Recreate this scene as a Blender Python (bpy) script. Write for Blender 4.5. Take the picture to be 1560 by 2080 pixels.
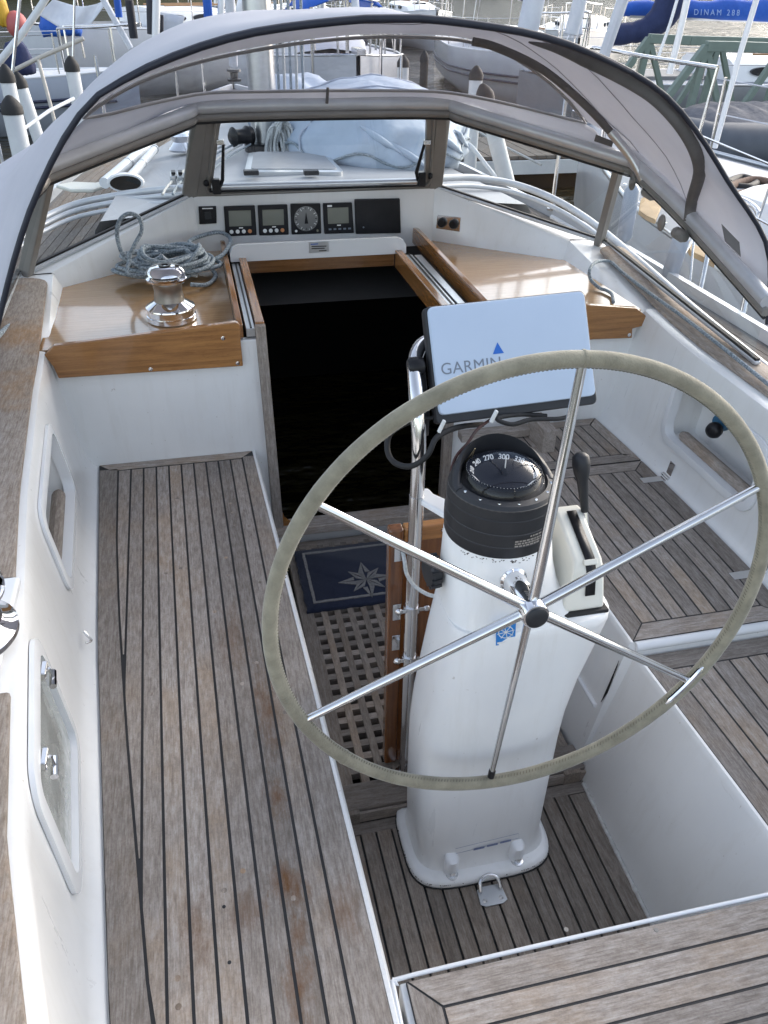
import bpy, bmesh, math, random
from mathutils import Vector, Matrix, noise
R = math.radians
rng = random.Random(7)
for o in list(bpy.data.objects): bpy.data.objects.remove(o, do_unlink=True)
S = bpy.context.scene
COL = S.collection

# ------------------------------------------------------------------ camera
# metres; X to starboard, Y towards the bow, Z up from the cockpit sole
CAM = Vector((-0.567, 0.0, 1.893))
A_R = Vector((0.97520, -0.22094, 0.01371))     # camera right
A_D = Vector((-0.11152, -0.54480, -0.83112))   # camera down
A_F = Vector((0.19112, 0.80895, -0.55590))     # camera look
FPX = 1611.5                                    # focal length in pixels of a 1560x2080 frame
A_R.normalize(); A_F = (A_F - A_R * A_F.dot(A_R)).normalized(); A_D = A_F.cross(A_R).normalized()
if A_D.z > 0: A_D = -A_D
cd = bpy.data.cameras.new('camera'); cam = bpy.data.objects.new('camera', cd); COL.objects.link(cam)
m = Matrix((A_R, -A_D, -A_F)).transposed().to_4x4(); m.translation = CAM; cam.matrix_world = m
cd.sensor_fit = 'VERTICAL'; cd.sensor_height = 24; cd.sensor_width = 18; cd.lens = 24 * FPX / 2080
cd.clip_start = 0.05; cd.clip_end = 6000
S.camera = cam

# ------------------------------------------------------------------ sky, sun, exposure
SUN_EL, SUN_AZ = 24, 58            # azimuth in degrees from the bow towards starboard
w = bpy.data.worlds.new('World'); S.world = w; w.use_nodes = True
nt = w.node_tree; nt.nodes.clear()
sky = nt.nodes.new('ShaderNodeTexSky'); sky.sky_type = 'NISHITA'; sky.sun_disc = False
sky.sun_elevation = R(SUN_EL); sky.sun_rotation = R(SUN_AZ); sky.air_density = 1.0; sky.dust_density = 2.2; sky.ozone_density = 1.0
bg = nt.nodes.new('ShaderNodeBackground'); bg.inputs[1].default_value = 0.15
out = nt.nodes.new('ShaderNodeOutputWorld'); hs = nt.nodes.new('ShaderNodeHueSaturation'); hs.inputs['Saturation'].default_value = .58     # thin overcast
nt.links.new(sky.outputs[0], hs.inputs['Color']); nt.links.new(hs.outputs[0], bg.inputs[0]); nt.links.new(bg.outputs[0], out.inputs[0])
sd = bpy.data.lights.new('sun', 'SUN'); sd.energy = 0.6; sd.angle = R(30); sd.color = (1.0, 0.945, 0.875)
sun = bpy.data.objects.new('sun', sd); COL.objects.link(sun)
dirv = Vector((math.sin(R(SUN_AZ)) * math.cos(R(SUN_EL)), math.cos(R(SUN_AZ)) * math.cos(R(SUN_EL)), math.sin(R(SUN_EL))))
sun.rotation_euler = dirv.to_track_quat('Z', 'Y').to_euler(); sun.location = (0, 0, 12)
S.view_settings.view_transform = 'Standard'; S.view_settings.look = 'None'
S.view_settings.exposure = 1.6; S.view_settings.gamma = 1.0; S.view_settings.use_curve_mapping = False
S.render.engine = 'CYCLES'
S.cycles.max_bounces = 8; S.cycles.transparent_max_bounces = 12

# ------------------------------------------------------------------ survey: a sight line met with a known plane gives a real point
def at(px, py, x=None, y=None, z=None):
    d = A_R * (px - 780) + A_D * (py - 1040) + A_F * FPX
    if z is not None: t = (z - CAM.z) / d.z
    elif y is not None: t = (y - CAM.y) / d.y
    else: t = (x - CAM.x) / d.x
    return CAM + d * t
def proj(p):
    v = Vector(p) - CAM; k = FPX / v.dot(A_F); return 780 + v.dot(A_R) * k, 1040 + v.dot(A_D) * k
def lerp(tab, v):
    if v <= tab[0][0]: a, b = tab[0], tab[1]
    elif v >= tab[-1][0]: a, b = tab[-2], tab[-1]
    else:
        for a, b in zip(tab, tab[1:]):
            if a[0] <= v <= b[0]: break
    return a[1] + (b[1] - a[1]) * (v - a[0]) / (b[0] - a[0])
def spline(pts, n=8, closed=False):
    P = [Vector(p) for p in pts]; N = len(P); o = []
    segs = N if closed else N - 1
    for i in range(segs):
        if closed: p0, p1, p2, p3 = P[(i - 1) % N], P[i], P[(i + 1) % N], P[(i + 2) % N]
        else: p0, p1, p2, p3 = P[max(i - 1, 0)], P[i], P[i + 1], P[min(i + 2, N - 1)]
        for k in range(n):
            t = k / n
            o.append(0.5 * (2 * p1 + (p2 - p0) * t + (2 * p0 - 5 * p1 + 4 * p2 - p3) * t * t + (3 * p1 - p0 - 3 * p2 + p3) * t ** 3))
    if not closed: o.append(P[-1].copy())
    return o

# ------------------------------------------------------------------ mesh kit
class Geo:
    def __init__(s): s.v = []; s.f = []
    def add(s, vs, fs):
        b = len(s.v); s.v += [Vector(v) for v in vs]; s.f += [tuple(i + b for i in f) for f in fs]; return s
    def box(s, c, d, rot=None):
        c = Vector(c); h = Vector(d) / 2; vs = []
        for x in (-1, 1):
            for y in (-1, 1):
                for z in (-1, 1):
                    p = Vector((x * h.x, y * h.y, z * h.z))
                    if rot is not None: p = rot @ p
                    vs.append(c + p)
        return s.add(vs, [(0, 1, 3, 2), (4, 6, 7, 5), (0, 4, 5, 1), (2, 3, 7, 6), (0, 2, 6, 4), (1, 5, 7, 3)])
    def bar(s, a, b, w, h, up=(0, 0, 1)):
        a, b = Vector(a), Vector(b); d = (b - a); L = d.length; d.normalize(); u = Vector(up); x = d.cross(u).normalized(); u = x.cross(d)
        return s.box((a + b) / 2, (w, L, h), Matrix((x, d, u)).transposed())
    def prism(s, poly, off):
        n = len(poly); off = Vector(off); P = [Vector(p) for p in poly]
        return s.add(P + [p + off for p in P], [tuple(range(n - 1, -1, -1)), tuple(range(n, 2 * n))] + [(i, (i + 1) % n, (i + 1) % n + n, i + n) for i in range(n)])
    def loft(s, rings, closed=True, cap=True):
        n = len(rings[0]); vs = [p for r in rings for p in r]; fs = []
        for i in range(len(rings) - 1):
            for j in range(n if closed else n - 1):
                k = (j + 1) % n; fs.append((i * n + j, i * n + k, (i + 1) * n + k, (i + 1) * n + j))
        if cap and closed: fs += [tuple(range(n - 1, -1, -1)), tuple((len(rings) - 1) * n + j for j in range(n))]
        return s.add(vs, fs)
    def tube(s, pts, r, n=10, closed=False, cap=True, flat=None):
        P = [Vector(p) for p in pts]; N = len(P); rings = []; ref = None
        for i, p in enumerate(P):
            if closed: t = P[(i + 1) % N] - P[i - 1]
            else: t = P[min(i + 1, N - 1)] - P[max(i - 1, 0)]
            t = t.normalized() if t.length > 1e-9 else Vector((0, 0, 1))
            if ref is None:
                ref = Vector((0, 0, 1)) if abs(t.z) < 0.9 else Vector((1, 0, 0))
            a = (ref - t * ref.dot(t)); a = a.normalized() if a.length > 1e-6 else t.orthogonal().normalized(); ref = a; b = t.cross(a)
            rr = r[i] if isinstance(r, (list, tuple)) else r; fl = flat or 1.0
            rings.append([p + (a * math.cos(2 * math.pi * k / n) * fl + b * math.sin(2 * math.pi * k / n)) * rr for k in range(n)])
        if closed:
            n_ = n; vs = [p for q in rings for p in q]; fs = []
            for i in range(N):
                i2 = (i + 1) % N
                for j in range(n_): k = (j + 1) % n_; fs.append((i * n_ + j, i * n_ + k, i2 * n_ + k, i2 * n_ + j))
            return s.add(vs, fs)
        return s.loft(rings, True, cap)
    def lathe(s, prof, c, ax=(0, 0, 1), n=28, cap=True):
        c = Vector(c); q = Vector((0, 0, 1)).rotation_difference(Vector(ax).normalized())
        return s.loft([[c + q @ Vector((r * math.cos(2 * math.pi * k / n), r * math.sin(2 * math.pi * k / n), z)) for k in range(n)] for r, z in prof], True, cap)
    def sheet(s, rows): return s.loft(rows, False, False)
    def ball(s, c, r, n=12):
        c = Vector(c); rr = r if isinstance(r, (tuple, list)) else (r, r, r)
        return s.loft([[c + Vector((rr[0] * math.sin(a) * math.cos(2 * math.pi * k / n), rr[1] * math.sin(a) * math.sin(2 * math.pi * k / n), -rr[2] * math.cos(a))) for k in range(n)] for a in [0.02 + (math.pi - 0.04) * i / (n // 2 + 2) for i in range(n // 2 + 3)]])
def wloc(o):
    v = Vector((0, 0, 0))
    while o is not None: v += o.location; o = o.parent
    return v
def tag(o, label=None, cat=None, group=None, kind=None):
    if label: o['label'] = label
    if cat: o['category'] = cat
    if group: o['group'] = group
    if kind: o['kind'] = kind
    return o
def thing(name, label, cat, loc=(0, 0, 0), group=None):
    o = bpy.data.objects.new(name, None); COL.objects.link(o); o.location = loc; o.empty_display_size = .05
    return tag(o, label, cat, group)
def build(name, g, mt, parent=None, sharp=32, bevel=0.0, seg=2, local=False, solid=0.0, subdiv=0, recalc=True):
    me = bpy.data.meshes.new(name)
    off = Vector((0, 0, 0)) if (local or parent is None) else wloc(parent)
    me.from_pydata([tuple(v - off) for v in g.v], [], g.f)
    if recalc:
        bm = bmesh.new(); bm.from_mesh(me); bmesh.ops.recalc_face_normals(bm, faces=bm.faces); bm.to_mesh(me); bm.free()
    me.materials.append(mt)
    if sharp is not None:
        me.polygons.foreach_set('use_smooth', [True] * len(me.polygons)); me.set_sharp_from_angle(angle=R(sharp))
    o = bpy.data.objects.new(name, me); COL.objects.link(o)
    if parent is not None: o.parent = parent
    if subdiv:
        q = o.modifiers.new('s', 'SUBSURF'); q.levels = q.render_levels = subdiv
    if solid:
        q = o.modifiers.new('t', 'SOLIDIFY'); q.thickness = solid; q.offset = 0
    if bevel:
        q = o.modifiers.new('b', 'BEVEL'); q.width = bevel; q.segments = seg; q.limit_method = 'ANGLE'; q.angle_limit = R(35)
        q.harden_normals = sharp is not None
    return o
def text(name, body, size, loc, xdir, ydir, mt, parent, ext=0.0004, align='LEFT', shear=0.0, space=1.0, bold=0.0):
    cu = bpy.data.curves.new(name, 'FONT'); cu.body = body; cu.size = size; cu.extrude = ext; cu.align_x = align; cu.align_y = 'CENTER'; cu.shear = shear; cu.space_character = space; cu.offset = bold
    cu.materials.append(mt); o = bpy.data.objects.new(name, cu); COL.objects.link(o)
    x = Vector(xdir).normalized(); y = Vector(ydir); y = (y - x * y.dot(x)).normalized(); z = x.cross(y)
    mm = Matrix((x, y, z)).transposed().to_4x4(); mm.translation = Vector(loc) - (wloc(parent) if parent else Vector((0, 0, 0)))
    dg_ = bpy.context.evaluated_depsgraph_get(); me = bpy.data.meshes.new_from_object(o.evaluated_get(dg_)); me.transform(mm)
    bpy.data.objects.remove(o, do_unlink=True); bpy.data.curves.remove(cu); me.materials.clear(); me.materials.append(mt)
    o = bpy.data.objects.new(name, me); COL.objects.link(o)
    if parent: o.parent = parent
    return o

# ------------------------------------------------------------------ materials
def newmat(name):
    mt = bpy.data.materials.new(name); mt.use_nodes = True; n = mt.node_tree.nodes; return mt, n, mt.node_tree.links, n['Principled BSDF']
def node(n, t, **k):
    q = n.new(t)
    for a, b in k.items(): setattr(q, a, b)
    return q
def noise_n(n, l, src, scale, detail=4, rough=.55, vec=None):
    q = n.new('ShaderNodeTexNoise'); q.inputs['Scale'].default_value = scale; q.inputs['Detail'].default_value = detail; q.inputs['Roughness'].default_value = rough
    if vec is not None:
        mp = n.new('ShaderNodeMapping'); mp.inputs['Scale'].default_value = vec; l.new(src, mp.inputs[0]); src = mp.outputs[0]
    l.new(src, q.inputs['Vector']); return q.outputs['Fac']
def ramp(n, l, src, stops):
    q = n.new('ShaderNodeValToRGB'); e = q.color_ramp.elements
    while len(e) < len(stops): e.new(.5)
    for i, (p, c) in enumerate(stops): e[i].position = p; e[i].color = (*c, 1) if len(c) == 3 else c
    l.new(src, q.inputs[0]); return q.outputs[0]
def mixc(n, l, fac, a, b, mode='MIX'):
    q = n.new('ShaderNodeMix'); q.data_type = 'RGBA'; q.blend_type = mode
    if hasattr(fac, 'links'): l.new(fac, q.inputs[0])
    else: q.inputs[0].default_value = fac
    for s, v in ((6, a), (7, b)):
        if hasattr(v, 'links'): l.new(v, q.inputs[s])
        else: q.inputs[s].default_value = (*v, 1)
    return q.outputs[2]
def bump(n, l, h, b, strength, dist=.002):
    q = n.new('ShaderNodeBump'); q.inputs['Strength'].default_value = strength; q.inputs['Distance'].default_value = dist
    l.new(h, q.inputs['Height']); l.new(q.outputs[0], b.inputs['Normal'])
def mat(name, c1, c2=None, scale=6, rough=.5, metal=0, bmp=0, bscale=120, coat=0, rvar=0, vec=None, spec=None, sheen=0, trans=0, rnd=0, bdist=.002):
    mt, n, l, b = newmat(name); tc = n.new('ShaderNodeTexCoord').outputs['Object']
    b.inputs['Roughness'].default_value = rough; b.inputs['Metallic'].default_value = metal
    if coat: b.inputs['Coat Weight'].default_value = coat; b.inputs['Coat Roughness'].default_value = .08
    if sheen: b.inputs['Sheen Weight'].default_value = sheen
    if spec is not None: b.inputs['Specular IOR Level'].default_value = spec
    c2 = c2 or tuple(x * .86 for x in c1)
    f = noise_n(n, l, tc, scale, 5, .6, vec)
    col = ramp(n, l, f, [(.32, c2), (.68, c1)])
    if rnd:
        oi = n.new('ShaderNodeObjectInfo'); mr = n.new('ShaderNodeMapRange'); mr.inputs[3].default_value = 1 - rnd; mr.inputs[4].default_value = 1 + rnd
        l.new(oi.outputs['Random'], mr.inputs[0]); h = n.new('ShaderNodeHueSaturation'); l.new(mr.outputs[0], h.inputs['Value']); l.new(col, h.inputs['Color']); col = h.outputs[0]
    l.new(col, b.inputs['Base Color'])
    if rvar:
        mr = n.new('ShaderNodeMapRange'); mr.inputs[3].default_value = max(rough - rvar, .02); mr.inputs[4].default_value = rough + rvar; l.new(f, mr.inputs[0]); l.new(mr.outputs[0], b.inputs['Roughness'])
    if bmp: bump(n, l, noise_n(n, l, tc, bscale, 3), b, bmp, bdist)
    if trans:
        tr = n.new('ShaderNodeBsdfTranslucent'); l.new(col, tr.inputs[0]); mx = n.new('ShaderNodeMixShader'); mx.inputs[0].default_value = trans
        l.new(b.outputs[0], mx.inputs[1]); l.new(tr.outputs[0], mx.inputs[2]); l.new(mx.outputs[0], n['Material Output'].inputs[0])
    return mt
def ramp2(n, l, src, lo, hi, amt):
    q = n.new('ShaderNodeMapRange'); q.inputs[1].default_value = lo; q.inputs[2].default_value = hi; q.inputs[3].default_value = amt; q.inputs[4].default_value = 0.0; l.new(src, q.inputs[0]); return q.outputs[0]
def teak(name, axis, base, dark, warm, grey, dirt=.42, rough=.75, marks=()):
    """weathered deck teak: grain along AXIS, silvering, brown worn patches, a tint of its own for every plank"""
    mt, n, l, b = newmat(name); tc = n.new('ShaderNodeTexCoord').outputs['Object']
    st = {'X': (1, 17, 17), 'Y': (17, 1, 17), 'Z': (17, 17, 1)}[axis]
    oi = n.new('ShaderNodeObjectInfo')
    cb = n.new('ShaderNodeCombineXYZ'); mm = n.new('ShaderNodeMath'); mm.operation = 'MULTIPLY'; mm.inputs[1].default_value = 37.0
    l.new(oi.outputs['Random'], mm.inputs[0]); l.new(mm.outputs[0], cb.inputs[2]); va = n.new('ShaderNodeVectorMath'); l.new(tc, va.inputs[0]); l.new(cb.outputs[0], va.inputs[1]); tv = va.outputs[0]
    g1 = noise_n(n, l, tv, 15, 8, .78, st); mot = noise_n(n, l, tv, 60, 5, .75, tuple(.35 if x == 1 else 1.3 for x in st)); g2 = noise_n(n, l, tv, 42, 4, .6, tuple(x if x == 1 else x * .25 for x in st))
    blot = noise_n(n, l, tv, 3.2, 5, .62); fine = noise_n(n, l, tc, 230, 3, .7)
    c = ramp(n, l, g1, [(.28, dark), (.5, base), (.74, grey)])
    c = mixc(n, l, ramp(n, l, g2, [(.45, (0, 0, 0)), (.75, (.55,) * 3)]), c, dark)
    mr = n.new('ShaderNodeMapRange'); l.new(oi.outputs['Random'], mr.inputs[0]); mr.inputs[3].default_value = -.10; mr.inputs[4].default_value = .06
    ad = n.new('ShaderNodeMath'); l.new(blot, ad.inputs[0]); l.new(mr.outputs[0], ad.inputs[1])
    c = mixc(n, l, ramp(n, l, ad.outputs[0], [(.5, (0, 0, 0)), (.72, (dirt,) * 3)]), c, warm)
    stain = noise_n(n, l, tc, 7, 6, .72)
    c = mixc(n, l, ramp(n, l, stain, [(.62, (0, 0, 0)), (.72, (.85 * dirt,) * 3)]), c, tuple(x * .42 for x in warm))
    c = mixc(n, l, ramp(n, l, fine, [(.3, (.35,) * 3), (.55, (0, 0, 0))]), c, dark)
    c = mixc(n, l, ramp(n, l, mot, [(.50, (0, 0, 0)), (.70, (.42,) * 3)]), c, grey); c = mixc(n, l, ramp(n, l, mot, [(.34, (.40,) * 3), (.48, (0, 0, 0))]), c, dark)
    h = n.new('ShaderNodeHueSaturation'); m2 = n.new('ShaderNodeMapRange'); l.new(oi.outputs['Random'], m2.inputs[0]); m2.inputs[3].default_value = .74; m2.inputs[4].default_value = 1.26
    l.new(m2.outputs[0], h.inputs['Value']); l.new(c, h.inputs['Color'])
    col_ = h.outputs[0]
    for (mx_, my_, rx_, ry_, amt) in marks:        # rusty brown worn patches, each at its own place on the wood
        mp = n.new('ShaderNodeMapping'); mp.vector_type = 'POINT'; mp.inputs['Location'].default_value = (-mx_ / rx_, -my_ / ry_, 0); mp.inputs['Scale'].default_value = (1 / rx_, 1 / ry_, 0); l.new(tc, mp.inputs[0])
        ln_ = n.new('ShaderNodeVectorMath'); ln_.operation = 'LENGTH'; l.new(mp.outputs[0], ln_.inputs[0])
        nz = n.new('ShaderNodeMath'); nz.operation = 'MULTIPLY_ADD'; l.new(noise_n(n, l, tc, 34, 6, .8, (1, .4, 1)), nz.inputs[0]); nz.inputs[1].default_value = 3.0; l.new(ln_.outputs['Value'], nz.inputs[2])
        col_ = mixc(n, l, ramp2(n, l, nz.outputs[0], 1.3, 2.3, amt), col_, (.14, .062, .02))
    l.new(col_, b.inputs['Base Color'])
    b.inputs['Roughness'].default_value = rough; b.inputs['Specular IOR Level'].default_value = .3
    bump(n, l, g1, b, .35, .0012); return mt
def varnish(name, axis, c1, c2, rough=.18, coat=.5):
    mt, n, l, b = newmat(name); tc = n.new('ShaderNodeTexCoord').outputs['Object']
    st = {'X': (1, 18, 18), 'Y': (18, 1, 18), 'Z': (18, 18, 1)}[axis]
    g = noise_n(n, l, tc, 5, 6, .65, st); big = noise_n(n, l, tc, 2.5, 3)
    c = ramp(n, l, g, [(.3, c2), (.66, c1)]); c = mixc(n, l, ramp(n, l, big, [(.35, (0, 0, 0)), (.7, (.35,) * 3)]), c, c2)
    fl = noise_n(n, l, tc, 60, 3, .6, tuple(1 if x == 1 else 6 for x in st)); c = mixc(n, l, ramp(n, l, fl, [(.55, (0, 0, 0)), (.72, (.4,) * 3)]), c, tuple(x * .6 for x in c2))
    l.new(c, b.inputs['Base Color']); b.inputs['Roughness'].default_value = rough; b.inputs['Coat Weight'].default_value = coat; b.inputs['Coat Roughness'].default_value = .07
    bump(n, l, g, b, .06, .001); return mt
def clear(name, tint, gloss=.06, rough=.02, haze=0.0, hcol=(.7, .7, .72), wob=0.0):
    mt, n, l, b = newmat(name); n.remove(b)
    t = n.new('ShaderNodeBsdfTransparent'); t.inputs[0].default_value = (*tint, 1); g = n.new('ShaderNodeBsdfGlossy'); g.inputs['Roughness'].default_value = rough
    lw = n.new('ShaderNodeLayerWeight'); lw.inputs[0].default_value = .5
    pw = n.new('ShaderNodeMath'); pw.operation = 'POWER'; l.new(lw.outputs['Facing'], pw.inputs[0]); pw.inputs[1].default_value = 5
    ma = n.new('ShaderNodeMath'); ma.operation = 'MULTIPLY_ADD'; l.new(pw.outputs[0], ma.inputs[0]); ma.inputs[1].default_value = 1 - gloss; ma.inputs[2].default_value = gloss
    mx = n.new('ShaderNodeMixShader'); l.new(ma.outputs[0], mx.inputs[0]); l.new(t.outputs[0], mx.inputs[1]); l.new(g.outputs[0], mx.inputs[2]); fin = mx
    if wob:
        tc = n.new('ShaderNodeTexCoord').outputs['Object']; bp = n.new('ShaderNodeBump'); bp.inputs['Strength'].default_value = wob; bp.inputs['Distance'].default_value = .02
        l.new(noise_n(n, l, tc, 7, 3, .6), bp.inputs['Height']); l.new(bp.outputs[0], g.inputs['Normal']); l.new(bp.outputs[0], lw.inputs['Normal'])
    if haze:
        d = n.new('ShaderNodeBsdfDiffuse'); d.inputs[0].default_value = (*hcol, 1); m2 = n.new('ShaderNodeMixShader')
        tc = n.new('ShaderNodeTexCoord').outputs['Object']; f = ramp(n, l, noise_n(n, l, tc, 9, 5, .7), [(.35, (haze * .5,) * 3), (.7, (haze * 1.7,) * 3)])
        l.new(f, m2.inputs[0]); l.new(mx.outputs[0], m2.inputs[1]); l.new(d.outputs[0], m2.inputs[2]); fin = m2
    l.new(fin.outputs[0], n['Material Output'].inputs[0]); return mt

GEL0 = mat('gelcoat_plain', (.78, .78, .775), (.71, .71, .71), 2.5, .28, bmp=.008, bscale=9, coat=.3, rvar=.06, bdist=.01)
def gelcoat(name='gelcoat', k=1.0):
    mt, n, l, b = newmat(name); tc = n.new('ShaderNodeTexCoord').outputs['Object']
    c = ramp(n, l, noise_n(n, l, tc, 2.2, 4), [(.3, (.70 * k, .70 * k, .695 * k)), (.7, (.79 * k, .79 * k, .78 * k))])
    sp = noise_n(n, l, tc, 75, 2, .5); c = mixc(n, l, ramp(n, l, sp, [(.74, (0, 0, 0)), (.78, (.55,) * 3)]), c, (.42, .38, .33))
    run = noise_n(n, l, tc, 5, 5, .7, (4, 4, .5)); c = mixc(n, l, ramp(n, l, run, [(.52, (0, 0, 0)), (.8, (.26,) * 3)]), c, (.56, .53, .47)); scr = noise_n(n, l, tc, 14, 4, .7, (9, .6, 3)); c = mixc(n, l, ramp(n, l, scr, [(.70, (0, 0, 0)), (.76, (.28,) * 3)]), c, (.45, .43, .40))
    l.new(c, b.inputs['Base Color']); mr = n.new('ShaderNodeMapRange'); mr.inputs[3].default_value = .2; mr.inputs[4].default_value = .42; l.new(run, mr.inputs[0]); l.new(mr.outputs[0], b.inputs['Roughness'])
    b.inputs['Coat Weight'].default_value = .3; b.inputs['Coat Roughness'].default_value = .1; return mt
GEL = gelcoat(); GELP = gelcoat('pedestal_gelcoat', 1.09)
GELW = mat('gelcoat_bright', (.76, .77, .78), (.70, .71, .73), 3, .25, coat=.3)
CREAM = mat('cream_plastic', (.76, .745, .67), (.70, .68, .60), 4, .4)
DECKP = mat('deck_paint', (.62, .63, .64), (.54, .55, .57), 5, .6, bmp=.25, bscale=300)
TK = dict(base=(.315, .272, .235), dark=(.15, .125, .107), warm=(.355, .235, .13), grey=(.46, .425, .40))
_pb0 = (-.7, 1.4)
MARKS = [(p.x - _pb0[0], p.y - _pb0[1], rx, ry, am) for p, rx, ry, am in ((at(562, 1610, z=.473), .030, .085, .95), (at(592, 1800, z=.473), .045, .075, 1.0), (at(602, 1905, z=.473), .03, .05, .9), (at(545, 1450, z=.473), .05, .22, .7), (at(610, 2010, z=.473), .035, .10, .8), (at(400, 1900, z=.473), .04, .12, .65), (at(500, 1860, z=.473), .05, .06, .6), (at(700, 1860, z=.473), .05, .10, .55), (at(470, 1300, z=.473), .05, .2, .45))]
TEAK_Y = teak('weathered_teak_lengthwise', 'Y', **TK); TEAK_X = teak('weathered_teak_crosswise', 'X', **TK)
TEAK_PB = teak('stained_bench_teak', 'Y', marks=MARKS, **TK)
TEAK_S = teak('dark_sole_teak', 'Y', (.225, .188, .155), (.105, .087, .074), (.25, .16, .09), (.33, .30, .27))  # darker teak for the sole, grating and side deck
TEAK_SX = teak('dark_sole_teak_crosswise', 'X', (.25, .215, .185), (.125, .105, .09), (.26, .17, .10), (.35, .32, .29))
TEAK_C = teak('flaking_coaming_teak', 'Y', (.315, .265, .22), (.13, .10, .08), (.32, .185, .085), (.42, .39, .365), dirt=.95)
TEAK_Z = teak('weathered_teak_upright', 'Z', **TK)
CAULK = mat('black_caulking', (.012, .012, .014), (.02, .02, .022), 30, .6)
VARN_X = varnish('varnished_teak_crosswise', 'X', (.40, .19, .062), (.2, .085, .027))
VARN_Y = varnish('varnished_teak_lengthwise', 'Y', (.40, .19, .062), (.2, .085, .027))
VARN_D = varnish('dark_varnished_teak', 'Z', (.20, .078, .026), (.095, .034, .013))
VARN_S = varnish('shaded_varnished_teak', 'X', (.23, .11, .042), (.12, .055, .02))  # darker copy of the varnish; shade at the hatch end is in the colour
SHELF = varnish('shelf_veneer', 'X', (.50, .31, .15), (.36, .21, .095), rough=.18, coat=.9)
STEEL = mat('polished_stainless', (.72, .72, .72), (.66, .66, .67), 12, .14, 1, rvar=.05)
CHROME = mat('mirror_chrome', (.8, .8, .82), (.76, .76, .78), 12, .05, 1)
ALU = mat('anodised_aluminium', (.62, .64, .66), (.55, .57, .59), 10, .3, .85)
BLK = mat('black_plastic', (.010, .010, .012), (.015, .015, .017), 30, .35, spec=.25)
BLKM = mat('matt_black_housing', (.011, .012, .015), (.016, .017, .021), 25, .5, bmp=.1, bscale=400)
RUB = mat('black_rubber', (.015, .015, .016), None, 20, .7)
LEA = mat('worn_leather', (.31, .282, .205), (.19, .172, .122), 22, .9, bmp=.6, bscale=260, sheen=.3)
FAB = mat('grey_canvas', (.72, .725, .765), (.66, .665, .71), 4, .85, bmp=.2, bscale=700, trans=.37)
FABD = mat('dark_taupe_binding', (.15, .14, .135), (.12, .112, .108), 12, .85, bmp=.2, bscale=500)
NAVYB = mat('navy_black_piping', (.010, .012, .022), (.016, .018, .03), 20, .55)
FRAME = mat('taupe_frame', (.25, .235, .215), (.21, .195, .18), 9, .45, .15)
FRAMEL = mat('pale_grey_rail', (.58, .59, .61), (.5, .51, .53), 8, .38, .3)
GLASS = clear('window_glass', (.90, .93, .93)); VINYL = clear('clear_vinyl', (.91, .905, .94), .09, .10, haze=.12, hcol=(.62, .6, .66), wob=.12)
DOME = clear('compass_dome', (.96, .96, .97), .035, .01)
WHITE = mat('white_paint', (.84, .85, .86), (.78, .79, .81), 4, .3)
DECKN = mat('pale_grey_deck', (.32, .34, .375), (.26, .28, .315), 1.6, .6, bmp=.2, bscale=200)
WHITEP = mat('white_print', (.8, .8, .78), None, 9, .5); GREYP = mat('grey_print', (.19, .22, .27), None, 9, .6); BLUEP = mat('blue_print', (.015, .14, .55), None, 9, .5)
COVER = mat('pale_grey_cover', (.50, .585, .71), (.46, .545, .67), 3, .22, bmp=.03, bscale=6, bdist=.01)
LCD = mat('lcd_glass', (.16, .165, .13), (.135, .14, .11), 4, .1, coat=.6)
DRUM = mat('dull_drum_steel', (.34, .32, .30), (.28, .265, .25), 20, .32, .9)
ROPE = mat('flecked_rope', (.40, .46, .50), (.055, .075, .10), 150, .8, bmp=.5, bscale=300)
ROPEW = mat('pale_rope', (.55, .56, .55), (.34, .36, .37), 120, .85, bmp=.5, bscale=260)
MATN = mat('navy_pile', (.008, .013, .034), (.014, .02, .045), 60, 1, bmp=.9, bscale=420, sheen=.15); MATG = mat('grey_pile', (.26, .25, .24), (.17, .165, .16), 120, 1, bmp=.8, bscale=420)
DARK = mat('dark_interior', (.004, .0038, .0036), None, 3, .8); DARKW = varnish('dark_interior_wood', 'Y', (.035, .02, .011), (.02, .011, .007), .5, 0)  # near-black, so the cabin's shade is in the colours
TARP = mat('pale_blue_tarp', (.42, .49, .58), (.35, .42, .52), 3, .6, bmp=.5, bscale=5, bdist=.03, vec=(1, .5, 1))
NAVY = mat('navy_canvas', (.012, .02, .07), (.02, .032, .10), 5, .8, bmp=.5, bscale=12, bdist=.02); ROYAL = mat('royal_blue_canvas', (.012, .085, .42), (.018, .11, .5), 4, .7, bmp=.5, bscale=8, bdist=.02)
GREEN = mat('green_steel', (.17, .22, .19), (.14, .185, .16), 7, .55); PVC = mat('white_pvc', (.66, .68, .69), (.56, .58, .6), 4, .45)
RIBG = mat('grey_rib_fabric', (.075, .088, .11), (.06, .07, .09), 5, .6); RIBC = mat('rib_cover', (.15, .15, .165), (.10, .10, .115), 6, .85, bmp=.5, bscale=9, bdist=.03)
HULLW = mat('hull_white', (.58, .60, .63), (.52, .54, .58), 2, .25, coat=.3); HULLB = mat('hull_pale_blue', (.42, .46, .54), (.37, .41, .49), 2, .3, coat=.2); HULLG = mat('hull_grey', (.27, .28, .30), (.23, .24, .26), 2, .35)
STRIPE = mat('navy_stripe', (.02, .025, .06), None, 4, .4); TINT = mat('dark_tinted_window', (.02, .022, .028), None, 3, .1); SAIL = mat('white_sail', (.72, .75, .80), (.6, .63, .7), 3, .8, bmp=.5, bscale=5, bdist=.04, trans=.2)
PONT = mat('weathered_pontoon', (.16, .145, .13), (.09, .08, .072), 5, .9, bmp=.5, bscale=80, vec=(1, 9, 1)); ORANGE = mat('faded_red_fender', (.5, .13, .12), (.4, .1, .1), 5, .6); YELLOW = mat('yellow_oilskin', (.6, .36, .03), None, 5, .6)
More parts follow.
